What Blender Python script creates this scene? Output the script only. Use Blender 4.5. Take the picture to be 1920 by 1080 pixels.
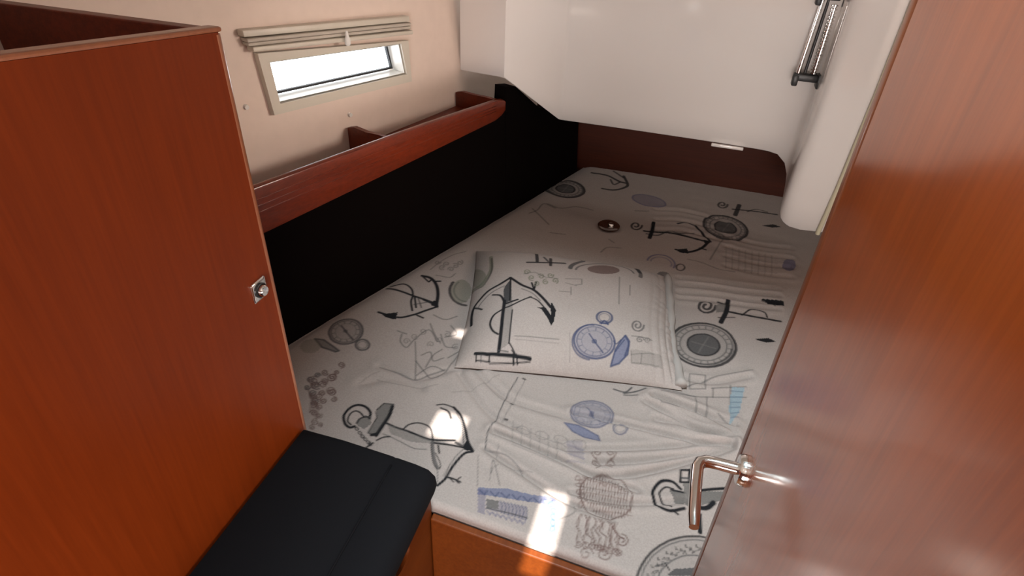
import bpy, bmesh, math, random
import numpy as np
from mathutils import Matrix, Vector
for o in list(bpy.data.objects): bpy.data.objects.remove(o)
scn = bpy.context.scene
COL = scn.collection

# ---------------------------------------------------------------- camera
cd = bpy.data.cameras.new('camera'); cam = bpy.data.objects.new('camera', cd); COL.objects.link(cam)
cd.sensor_width = 36; cd.lens = 1150/1920*36; cd.clip_start = .02
R = Matrix(((0.9545,-0.2028,0.2186),(0.2952,0.5382,-0.7894),(0.0424,0.8180,0.5736)))
cam.matrix_world = Matrix.Translation((0,0,1.7)) @ R.to_4x4()
scn.camera = cam
# ---------------------------------------------------------------- world, sun, lights, exposure
w = bpy.data.worlds.new('sky'); scn.world = w; w.use_nodes = True
bg = w.node_tree.nodes['Background']; bg.inputs[0].default_value = (.93,.97,1,1); bg.inputs[1].default_value = 6.0
SUN_DIR = Vector((.10,-.62,.78)).normalized()          # towards the sun
sd = bpy.data.lights.new('sun','SUN'); sd.energy = 25; sd.angle = .012; sd.color = (1,.95,.86)
sun = bpy.data.objects.new('sun', sd); COL.objects.link(sun); sun.rotation_euler = SUN_DIR.to_track_quat('Z','Y').to_euler()
def area(name, loc, target, sx, sy, power, color):
    l = bpy.data.lights.new(name,'AREA'); l.shape='RECTANGLE'; l.size=sx; l.size_y=sy; l.energy=power; l.color=color
    o = bpy.data.objects.new(name,l); COL.objects.link(o); o.location=loc
    o.rotation_euler=(Vector(loc)-Vector(target)).to_track_quat('Z','Y').to_euler(); return o
area('hatch_daylight', (.0,.58,2.62), (.0,.60,.6), .24,.24, 56, (.86,1,1.02))
area('saloon_daylight', (.25,-1.1,.85), (-.2,1.2,1.15), 1.0,.6, 42, (1,.91,.86))
p=area('hull_side_fill', (.78,1.35,1.55), (-.95,1.40,1.14), .35,.22, 2.0, (1,.84,.74)); p.data.spread=1.25  # added fill lamp to brighten the hull side, no port is built here
scn.view_settings.view_transform='Standard'; scn.view_settings.look='None'
scn.view_settings.gamma=1; scn.view_settings.use_curve_mapping=False; scn.view_settings.exposure=0.0

# ---------------------------------------------------------------- helpers
def tag(o,label=None,cat=None,group=None,kind=None):
    if label: o['label']=label
    if cat: o['category']=cat
    if group: o['group']=group
    if kind: o['kind']=kind
    return o
def link(name,me,mat,parent=None,smooth=False):
    o=bpy.data.objects.new(name,me); COL.objects.link(o)
    if mat: me.materials.append(mat)
    if parent: o.parent=parent
    if smooth: me.polygons.foreach_set('use_smooth',[True]*len(me.polygons))
    return o
def empty(name,loc=(0,0,0)):
    o=bpy.data.objects.new(name,None); COL.objects.link(o); o.empty_display_size=.05
    o['base']=1; del o['base']
    return o
def bmobj(name,bm,mat,parent=None,smooth=False):
    bmesh.ops.recalc_face_normals(bm,faces=bm.faces)
    me=bpy.data.meshes.new(name); bm.to_mesh(me); bm.free()
    return link(name,me,mat,parent,smooth)
def hexa(bm,p,bev=0,seg=2):
    """8 points: bottom loop of four, then top loop of four"""
    v=[bm.verts.new(q) for q in p]
    fs=[bm.faces.new([v[i] for i in f]) for f in ((3,2,1,0),(4,5,6,7),(0,1,5,4),(1,2,6,5),(2,3,7,6),(3,0,4,7))]
    if bev:
        es={e for f in fs for e in f.edges}
        bmesh.ops.bevel(bm,geom=list(es),offset=bev,segments=seg,affect='EDGES',profile=.5)
def boxpts(x0,x1,y0,y1,z0,z1): return [(x0,y0,z0),(x1,y0,z0),(x1,y1,z0),(x0,y1,z0),(x0,y0,z1),(x1,y0,z1),(x1,y1,z1),(x0,y1,z1)]
def box(name,x0,x1,y0,y1,z0,z1,mat,parent=None,bev=0):
    bm=bmesh.new(); hexa(bm,boxpts(x0,x1,y0,y1,z0,z1),bev); return bmobj(name,bm,mat,parent)
def tube(bm,pts,r,n=12,cap=True,up=(0,0,1)):
    pts=[Vector(p) for p in pts]; rs=r if isinstance(r,(list,tuple)) else [r]*len(pts); rings=[]
    pn=None
    for i,p in enumerate(pts):
        t=(pts[min(i+1,len(pts)-1)]-pts[max(i-1,0)]).normalized()
        if pn is None:
            s=t.cross(Vector(up)); s=s if s.length>.01 else t.cross(Vector((1,0,0)))
        else: s=pn-t*pn.dot(t)
        s.normalize(); pn=s; q=t.cross(s)
        rings.append([bm.verts.new(p+rs[i]*(math.cos(2*math.pi*k/n)*s+math.sin(2*math.pi*k/n)*q)) for k in range(n)])
    for a,b in zip(rings,rings[1:]):
        for k in range(n): bm.faces.new((a[k],a[(k+1)%n],b[(k+1)%n],b[k]))
    if cap: bm.faces.new(rings[0][::-1]); bm.faces.new(rings[-1])
def lathe(bm,prof,cen,axis='Z',n=28):
    rings=[]
    for r,h in prof:
        ring=[]
        for k in range(n):
            c,s=r*math.cos(2*math.pi*k/n),r*math.sin(2*math.pi*k/n)
            v={'Z':(c,s,h),'X':(h,c,s),'Y':(c,h,s)}[axis]
            ring.append(bm.verts.new(Vector(v)+Vector(cen)))
        rings.append(ring)
    for a,b in zip(rings,rings[1:]):
        for k in range(n): bm.faces.new((a[k],a[(k+1)%n],b[(k+1)%n],b[k]))
    bm.faces.new(rings[0][::-1]); bm.faces.new(rings[-1])
def smooth_by_angle(o,deg=40):
    me=o.data; me.polygons.foreach_set('use_smooth',[True]*len(me.polygons))
    bm=bmesh.new(); bm.from_mesh(me)
    for e in bm.edges:
        if len(e.link_faces)==2 and e.calc_face_angle(0)>math.radians(deg): e.smooth=False
    bm.to_mesh(me); bm.free()

# ---------------------------------------------------------------- materials
def mat(name):
    m=bpy.data.materials.new(name); m.use_nodes=True; return m,m.node_tree.nodes,m.node_tree.links,m.node_tree.nodes['Principled BSDF']
def plain(name,col,rough=.5,metal=0,coat=0,noise=0,scale=20,bump=0,spec=.5,coat_rough=.06):
    m,N,L,b=mat(name); b.inputs['Roughness'].default_value=rough; b.inputs['Metallic'].default_value=metal
    b.inputs['Coat Weight'].default_value=coat; b.inputs['Coat Roughness'].default_value=coat_rough; b.inputs['Specular IOR Level'].default_value=spec
    tc=N.new('ShaderNodeTexCoord'); nz=N.new('ShaderNodeTexNoise'); nz.inputs['Scale'].default_value=scale; nz.inputs['Detail'].default_value=4
    L.new(tc.outputs['Object'],nz.inputs['Vector'])
    mx=N.new('ShaderNodeMix'); mx.data_type='RGBA'
    mx.inputs[6].default_value=(*[c*(1-noise) for c in col],1); mx.inputs[7].default_value=(*[min(1,c*(1+noise)) for c in col],1)
    L.new(nz.outputs[0],mx.inputs[0]); L.new(mx.outputs[2],b.inputs['Base Color'])
    if bump:
        bp=N.new('ShaderNodeBump'); bp.inputs['Strength'].default_value=bump; bp.inputs['Distance'].default_value=.001
        L.new(nz.outputs[0],bp.inputs['Height']); L.new(bp.outputs[0],b.inputs['Normal'])
    return m
def wood(name,c0,c1,axis='Z',rough=.35,coat=.5,coat_rough=.12,scale=1.0,spec=.5,figure=.35,wavy=0,coat_ior=1.5):
    m,N,L,b=mat(name)
    tc=N.new('ShaderNodeTexCoord'); mp=N.new('ShaderNodeMapping')
    s={'X':(1.6,40,40),'Y':(40,1.6,40),'Z':(40,40,1.6)}[axis]; mp.inputs['Scale'].default_value=[v*scale for v in s]
    L.new(tc.outputs['Object'],mp.inputs['Vector'])
    n1=N.new('ShaderNodeTexNoise'); n1.inputs['Scale'].default_value=3; n1.inputs['Detail'].default_value=6; n1.inputs['Roughness'].default_value=.7
    n1.inputs['Distortion'].default_value=wavy
    L.new(mp.outputs[0],n1.inputs['Vector'])
    mp2=N.new('ShaderNodeMapping'); s2={'X':(.9,7,7),'Y':(7,.9,7),'Z':(7,7,.9)}[axis]; mp2.inputs['Scale'].default_value=s2
    L.new(tc.outputs['Object'],mp2.inputs['Vector'])
    n2=N.new('ShaderNodeTexNoise'); n2.inputs['Scale'].default_value=1.3; n2.inputs['Detail'].default_value=3; n2.inputs['Distortion'].default_value=.6
    L.new(mp2.outputs[0],n2.inputs['Vector'])
    ad=N.new('ShaderNodeMix'); ad.data_type='FLOAT'; ad.inputs[0].default_value=figure
    L.new(n1.outputs[0],ad.inputs[2]); L.new(n2.outputs[0],ad.inputs[3])
    cr=N.new('ShaderNodeValToRGB'); cr.color_ramp.elements[0].position=.36; cr.color_ramp.elements[1].position=.64
    cr.color_ramp.elements[0].color=(*c0,1); cr.color_ramp.elements[1].color=(*c1,1)
    L.new(ad.outputs[0],cr.inputs[0]); L.new(cr.outputs[0],b.inputs['Base Color'])
    bp=N.new('ShaderNodeBump'); bp.inputs['Strength'].default_value=.05; bp.inputs['Distance'].default_value=.0006
    L.new(n1.outputs[0],bp.inputs['Height']); L.new(bp.outputs[0],b.inputs['Normal'])
    b.inputs['Roughness'].default_value=rough; b.inputs['Coat Weight'].default_value=coat; b.inputs['Coat Roughness'].default_value=coat_rough
    b.inputs['Specular IOR Level'].default_value=spec; b.inputs['Coat IOR'].default_value=coat_ior
    return m
def weave(m,scale=900,strength=.25):
    N,L=m.node_tree.nodes,m.node_tree.links; b=N['Principled BSDF']
    tc=N.new('ShaderNodeTexCoord'); w1=N.new('ShaderNodeTexWave'); w2=N.new('ShaderNodeTexWave'); w1.bands_direction='X'; w2.bands_direction='Y'
    for q in (w1,w2): q.inputs['Scale'].default_value=scale; q.inputs['Distortion'].default_value=1.5; L.new(tc.outputs['Object'],q.inputs['Vector'])
    mx=N.new('ShaderNodeMath'); L.new(w1.outputs[1],mx.inputs[0]); L.new(w2.outputs[1],mx.inputs[1])
    bp=N.new('ShaderNodeBump'); bp.inputs['Strength'].default_value=strength; bp.inputs['Distance'].default_value=.0006
    L.new(mx.outputs[0],bp.inputs['Height']); L.new(bp.outputs[0],b.inputs['Normal'])
M={}
M['cab']=wood('varnished mahogany locker',(.135,.0185,.0012),(.180,.026,.0022),'Z',.55,.16,.3,spec=.12)
M['door']=wood('varnished mahogany door',(.23,.040,.003),(.33,.064,.007),'Z',.45,1,.15,spec=.15,figure=.5,wavy=.4,coat_ior=2.1)
M['lip']=wood('mahogany lipping',(.24,.075,.028),(.30,.10,.04),'Z',.35,.5,.15)
M['doorlip']=wood('dark mahogany lipping',(.10,.026,.009),(.15,.04,.014),'Z',.35,.5,.15)
M['rail']=wood('red mahogany rail',(.085,.010,.002),(.16,.020,.004),'Y',.45,.35,.12,spec=.2)
M['polish']=wood('polished mahogany capping',(.085,.010,.002),(.16,.020,.004),'Y',.3,1,.03,spec=.3,coat_ior=1.6)
M['board']=wood('mahogany bed board',(.095,.019,.0018),(.145,.032,.0035),'Y',.5,.12,.25,spec=.2)
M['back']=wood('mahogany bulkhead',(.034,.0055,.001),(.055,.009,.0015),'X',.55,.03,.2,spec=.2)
M['gel']=plain('white gelcoat',(.80,.765,.735),.10,coat=1,spec=.5,coat_rough=.05,noise=.03,scale=3)
M['lin']=plain('hull lining vinyl',(.74,.60,.51),.55,noise=.05,scale=30,bump=.15)
M['ceil']=plain('headliner vinyl',(.62,.58,.52),.6,noise=.04,scale=30,bump=.1)
M['frame']=plain('cream window frame',(.60,.55,.46),.4,noise=.03)
M['white']=plain('white plastic',(.75,.73,.68),.35,noise=.02)
M['blind']=plain('cream blind cloth',(.50,.45,.38),.8,noise=.05,scale=60,bump=.2)
M['rub']=plain('black rubber gasket',(.012,.013,.016),.6)
M['blackfab']=plain('black upholstery',(.0022,.0012,.0010),.95,noise=.2,scale=200,bump=.3,spec=.04); 
M['navy']=plain('charcoal navy upholstery',(.0042,.0040,.0052),.9,noise=.2,scale=300,bump=.3,spec=.12)
M['pipe']=plain('dark piping',(.006,.0055,.0065),.9,noise=.1,scale=200,spec=.05)
M['chrome']=plain('chrome',(.80,.78,.76),.12,metal=1)
M['blackpl']=plain('black plastic',(.015,.015,.016),.4)
M['knob']=wood('polished brown wood',(.035,.012,.006),(.06,.02,.01),'X',.2,1,.04)
M['floor']=wood('cabin sole',(.12,.05,.02),(.2,.08,.03),'Y')
M['cream']=plain('cream edge trim',(.62,.58,.42),.35,noise=.03)
g,N,L,b=mat('window acrylic'); b.inputs['Transmission Weight'].default_value=1; b.inputs['Roughness'].default_value=0; b.inputs['IOR'].default_value=1.02; b.inputs['Base Color'].default_value=(.97,.98,1,1); M['glass']=g
def printed(name):
    m,N,L,b=mat(name); at=N.new('ShaderNodeVertexColor'); at.layer_name='print'
    tc=N.new('ShaderNodeTexCoord'); nz=N.new('ShaderNodeTexNoise'); nz.inputs['Scale'].default_value=260; nz.inputs['Detail'].default_value=3
    L.new(tc.outputs['Object'],nz.inputs['Vector'])
    mr=N.new('ShaderNodeMapRange'); mr.inputs[1].default_value=.3; mr.inputs[2].default_value=.7; mr.inputs[3].default_value=.9; mr.inputs[4].default_value=1.07
    L.new(nz.outputs[0],mr.inputs[0])
    mx=N.new('ShaderNodeVectorMath'); mx.operation='SCALE'; L.new(at.outputs[0],mx.inputs[0]); L.new(mr.outputs[0],mx.inputs['Scale'])
    L.new(mx.outputs[0],b.inputs['Base Color']); b.inputs['Roughness'].default_value=.85; b.inputs['Specular IOR Level'].default_value=.2
    weave(m,800,.2); return m
M['sheet']=printed('printed cotton sheet'); M['pillow']=printed('printed cotton pillowcase')
M['ticking']=plain('plain cotton',(.27,.243,.231),.9,noise=.05)

# ---------------------------------------------------------------- hull frame of reference: A on the bed edge, U along the hull, NO outboard
A=Vector((-.909,1.060,.6)); U=Vector((.3292,.9443,0)); NO=Vector((-.9443,.3292,0))
def hull(s,z,off=.2,tilt=.1):
    p=A+U*s+NO*(off+tilt*(z-.6)); return Vector((p.x,p.y,z))
# ---------------------------------------------------------------- shell
tag(box('floor',-2.0,1.0,-1.5,2.7,-.05,0,M['floor']),'wooden cabin sole below the berth',kind='structure')
def slab_with_holes(name,xs,ys,z0,z1,holes,m):
    bm=bmesh.new()
    xs=sorted(set(xs+[v for h in holes for v in h[:2]])); ys=sorted(set(ys+[v for h in holes for v in h[2:]]))
    V={}
    def vv(i,j,z):
        k=(i,j,z)
        if k not in V: V[k]=bm.verts.new((xs[i],ys[j],z))
        return V[k]
    solid=lambda i,j: 0<=i<len(xs)-1 and 0<=j<len(ys)-1 and not any(h[0]-1e-6<=xs[i] and xs[i+1]<=h[1]+1e-6 and h[2]-1e-6<=ys[j] and ys[j+1]<=h[3]+1e-6 for h in holes)
    for i in range(len(xs)-1):
        for j in range(len(ys)-1):
            if not solid(i,j): continue
            bm.faces.new((vv(i,j,z0),vv(i,j+1,z0),vv(i+1,j+1,z0),vv(i+1,j,z0))); bm.faces.new((vv(i,j,z1),vv(i+1,j,z1),vv(i+1,j+1,z1),vv(i,j+1,z1)))
            for di,dj,p,q in ((-1,0,(i,j),(i,j+1)),(1,0,(i+1,j),(i+1,j+1)),(0,-1,(i,j),(i+1,j)),(0,1,(i,j+1),(i+1,j+1))):
                if not solid(i+di,j+dj): bm.faces.new((vv(*p,z0),vv(*q,z0),vv(*q,z1),vv(*p,z1)))
    return bmobj(name,bm,m)
ZC=1.95
def ceil_at(x,y,z):      # where the sun ray that reaches (x,y,z) crosses the ceiling
    t=(ZC-z)/SUN_DIR.z; return x+SUN_DIR.x*t, y+SUN_DIR.y*t
holes=[]
for (x,y,z,wx,wy) in ((-.485,1.225,.63,.032,.05),(-.392,.915,.6,.075,.085),(-.105,.71,.6,.05,.22)):  # unseen gaps added so the sun throws its patches on the bed
    cx,cy=ceil_at(x,y,z); holes.append((cx-wx/2,cx+wx/2,cy-wy/2,cy+wy/2))
holes.append((-.20,.45,.22,.915))
cl=tag(slab_with_holes('ceiling',[-2.0,1.0],[-1.5,2.7],ZC,ZC+.012,holes,M['ceil']),'cream headliner above the berth with small openings added for the sun patches',kind='structure')
bm=bmesh.new()      # added unseen dark box over the hatch opening, blocks sun and stray light
v0=[bm.verts.new(p) for p in ((-.40,.18,ZC+.012),(.46,.18,ZC+.012),(.46,.995,ZC+.012),(-.40,.995,ZC+.012))]; v1=[bm.verts.new((p.co.x,p.co.y,2.72)) for p in v0]
for k in range(4): bm.faces.new((v0[k],v0[(k+1)%4],v1[(k+1)%4],v1[k]))
bm.faces.new(v1); bmobj('hatch_light_baffle',bm,M['rub'],cl)
tag(box('wall_right',.85,.9,-1.5,2.7,0,ZC,M['lin']),'cream cabin side hidden behind the open door',kind='structure')
tag(box('wall_front',-2.0,1.0,-1.5,-1.45,0,ZC,M['cab']),'wooden bulkhead behind the viewer',kind='structure')
# hull lining with a real window opening
W_OUT=[(.221,1.269),(.750,1.215),(.744,1.092),(.227,1.112)]     # frame outline TL TR BR BL in (s,z)
W_IN=[(.250,1.243),(.717,1.212),(.727,1.118),(.252,1.136)]      # clear opening
bm=bmesh.new()
def hv(s,z,o=.2): return bm.verts.new(hull(s,z,o))
outer=[(-2.6,ZC+.02),(1.62,ZC+.02),(1.62,0),(-2.6,0)]
for o_,flip in ((.2,0),(.26,1)):
    a_=[hv(s,z,o_) for s,z in outer]; b_=[hv(s,z,o_) for s,z in W_IN]
    for k in range(4): bm.faces.new((a_[k],a_[(k+1)%4],b_[(k+1)%4],b_[k]))
    if flip:
        for k in range(4): bm.faces.new((pb[k],pb[(k+1)%4],b_[(k+1)%4],b_[k]))
    pb=b_
lw=tag(bmobj('wall_left',bm,M['lin']),'beige lined hull side above the shelf',kind='structure')
for f in lw.data.polygons: pass
# small fasteners in the lining
for s,z in ((.162,1.146),(.486,1.045)):
    bm=bmesh.new(); c=hull(s,z,.196); tube(bm,[c-NO*.003,c+NO*.006],[.006,.0075],14); smooth_by_angle(bmobj('screw_cap',bm,M['white'],lw))
# window
win=empty('window_1'); tag(win,'long low cabin window with cream frame in the hull side',kind='structure')
def ring(name,outl,inl,o0,o1,m,parent,bev=.004):
    bm=bmesh.new()
    vs=[[bm.verts.new(hull(s,z,o)) for s,z in L_] for L_,o in ((outl,o0),(outl,o1),(inl,o1),(inl,o0))]
    for i in range(4):
        a_,b_=vs[i],vs[(i+1)%4]
        for k in range(4): bm.faces.new((a_[k],a_[(k+1)%4],b_[(k+1)%4],b_[k]))
    if bev:
        es=[e for e in bm.edges if e.calc_face_angle(0)>.6]
        bmesh.ops.bevel(bm,geom=es,offset=bev,segments=3,affect='EDGES',profile=.5)
    o=bmobj(name,bm,m,parent); smooth_by_angle(o,50); return o
def inset(L_,d):
    c=[sum(p[i] for p in L_)/4 for i in (0,1)]; return [(s-math.copysign(d,s-c[0]),z-math.copysign(d,z-c[1])) for s,z in L_]
ring('window_frame',W_OUT,W_IN,.202,.182,M['frame'],win,.006)
ring('reveal',inset(W_IN,-.004),inset(W_IN,.003),.245,.190,M['white'],win,.0)
gk=inset(W_IN,.008); 
ring('gasket',gk,inset(gk,.006),.247,.237,M['rub'],win,.0)
bm=bmesh.new(); gi=inset(W_IN,.004); hexa(bm,[hull(s,z,.249) for s,z in gi]+[hull(s,z,.254) for s,z in gi]); bmobj('pane',bm,M['glass'],win)
# folded blind
bl=tag(empty('window_blind'),'cream folded blind gathered above the cabin window','blind')
def hbar(bm,s0,z0,s1,z1,h,o0,o1,bev=.003):
    hexa(bm,[hull(s0,z0,o1),hull(s1,z1,o1),hull(s1,z1,o0),hull(s0,z0,o0),hull(s0,z0+h,o1),hull(s1,z1+h,o1),hull(s1,z1+h,o0),hull(s0,z0+h,o0)],bev)
bm=bmesh.new(); hbar(bm,.190,1.313,.757,1.271,.016,.199,.172); smooth_by_angle(bmobj('head_rail',bm,M['frame'],bl))
for k in range(2):
    bm=bmesh.new(); hbar(bm,.194+.002*k,1.301-.010*k,.758,1.260-.010*k,.0085,.199,.168+.004*k,.0025); smooth_by_angle(bmobj('pleat',bm,M['blind'],bl))
bm=bmesh.new(); hbar(bm,.204,1.277,.763,1.234,.012,.198,.168,.004); smooth_by_angle(bmobj('bottom_rail',bm,M['frame'],bl))
bm=bmesh.new(); c=hull(.492,1.262,.158); 
tube(bm,[c+Vector((0,0,.024)),c+Vector((0,0,.012)),c,c-Vector((0,0,.011)),c-Vector((0,0,.015))],[.0035,.005,.0085,.008,.004],14); smooth_by_angle(bmobj('pull_toggle',bm,M['white'],bl),60)

# back bulkhead of wood, seen under the moulding
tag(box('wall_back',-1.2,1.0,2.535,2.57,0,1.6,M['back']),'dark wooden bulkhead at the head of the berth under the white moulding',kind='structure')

# ---------------------------------------------------------------- white moulding
mo=tag(empty('white_moulding'),'glossy white moulded cockpit underside overhanging the far end of the bed','moulding')
cols=[(-.812,2.092,1.072),(-.64,2.008,1.092),(-.6197,2.0,1.092),(-.614,2.006,1.087),(-.463,2.190,.912),(-.457,2.198,.9075),(-.449,2.20,.9065),(-.2,2.206,.906),(.05,2.206,.9055),(.25,2.20,.9053),(.2864,2.196,.905),(.3175,2.18,.9045),(.345,2.16,.885),(.3585,2.14,.855),(.360,2.11,.83),(.360,2.075,.79),(.3605,2.045,.757),(.366,2.032,.742),(.3755,2.024,.733),(.387,2.019,.727),(.3985,2.017,.7226),(.433,2.013,.7197),(.4816,2.01,.7246),(.55,2.008,.73),(.85,2.0,.73)]
bm=bmesh.new(); rows=[]
top=ZC-.004
WT=[0,.5,.6,.6,.9,1,1,1,1,1,1,.9,.75]+[.6]*20
def lean(i,x,y,z,z0):      # the shell leans out over the bed towards its top
    dy=-.17*WT[i]*(z-z0); return (x*(1+.8*dy/2.2),y+dy,z)
for ci,(x,y,z0) in enumerate(cols):
    zs=[z0-.0,z0+.004]+[z0+.004+(top-z0-.004)*k/14 for k in range(1,15)]
    rows.append([bm.verts.new(lean(ci,x,y+(.004 if k==0 else 0),z,z0)) for k,z in enumerate(zs)])
for a_,b_ in zip(rows,rows[1:]):
    for k in range(15): bm.faces.new((a_[k],b_[k],b_[k+1],a_[k+1]))
# return flange under the edge, so the moulding has thickness
und=[bm.verts.new((x+(.016 if 11<i<18 else 0),y+(.022 if not 11<i<18 else .008),z0+.004)) for i,(x,y,z0) in enumerate(cols)]
for i in range(len(cols)-1): bm.faces.new((rows[i][0],und[i],und[i+1],rows[i+1][0]))
bk=[bm.verts.new((x+(.016 if 11<i<18 else 0),y+(.022 if not 11<i<18 else .008),top)) for i,(x,y,z) in enumerate(cols)]
for i in range(len(cols)-1): bm.faces.new((und[i],bk[i],bk[i+1],und[i+1]))
body=bmobj('moulded_shell',bm,M['gel'],mo); smooth_by_angle(body,48)
# cream lip along the near vertical edge
bm=bmesh.new(); tube(bm,[lean(20,x,y,z,.7246) for x,y,z in ((.486,2.003,.722),(.494,2.001,.9),(.499,2.0,1.2),(.500,2.0,1.44),(.500,2.0,ZC))],.0075,10); smooth_by_angle(bmobj('edge_trim',bm,M['cream'],mo),60)
bm=bmesh.new(); hexa(bm,boxpts(.095,.205,2.192,2.203,.8945,.9055),.003); smooth_by_angle(bmobj('clip_plate',bm,M['gel'],mo))

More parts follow.
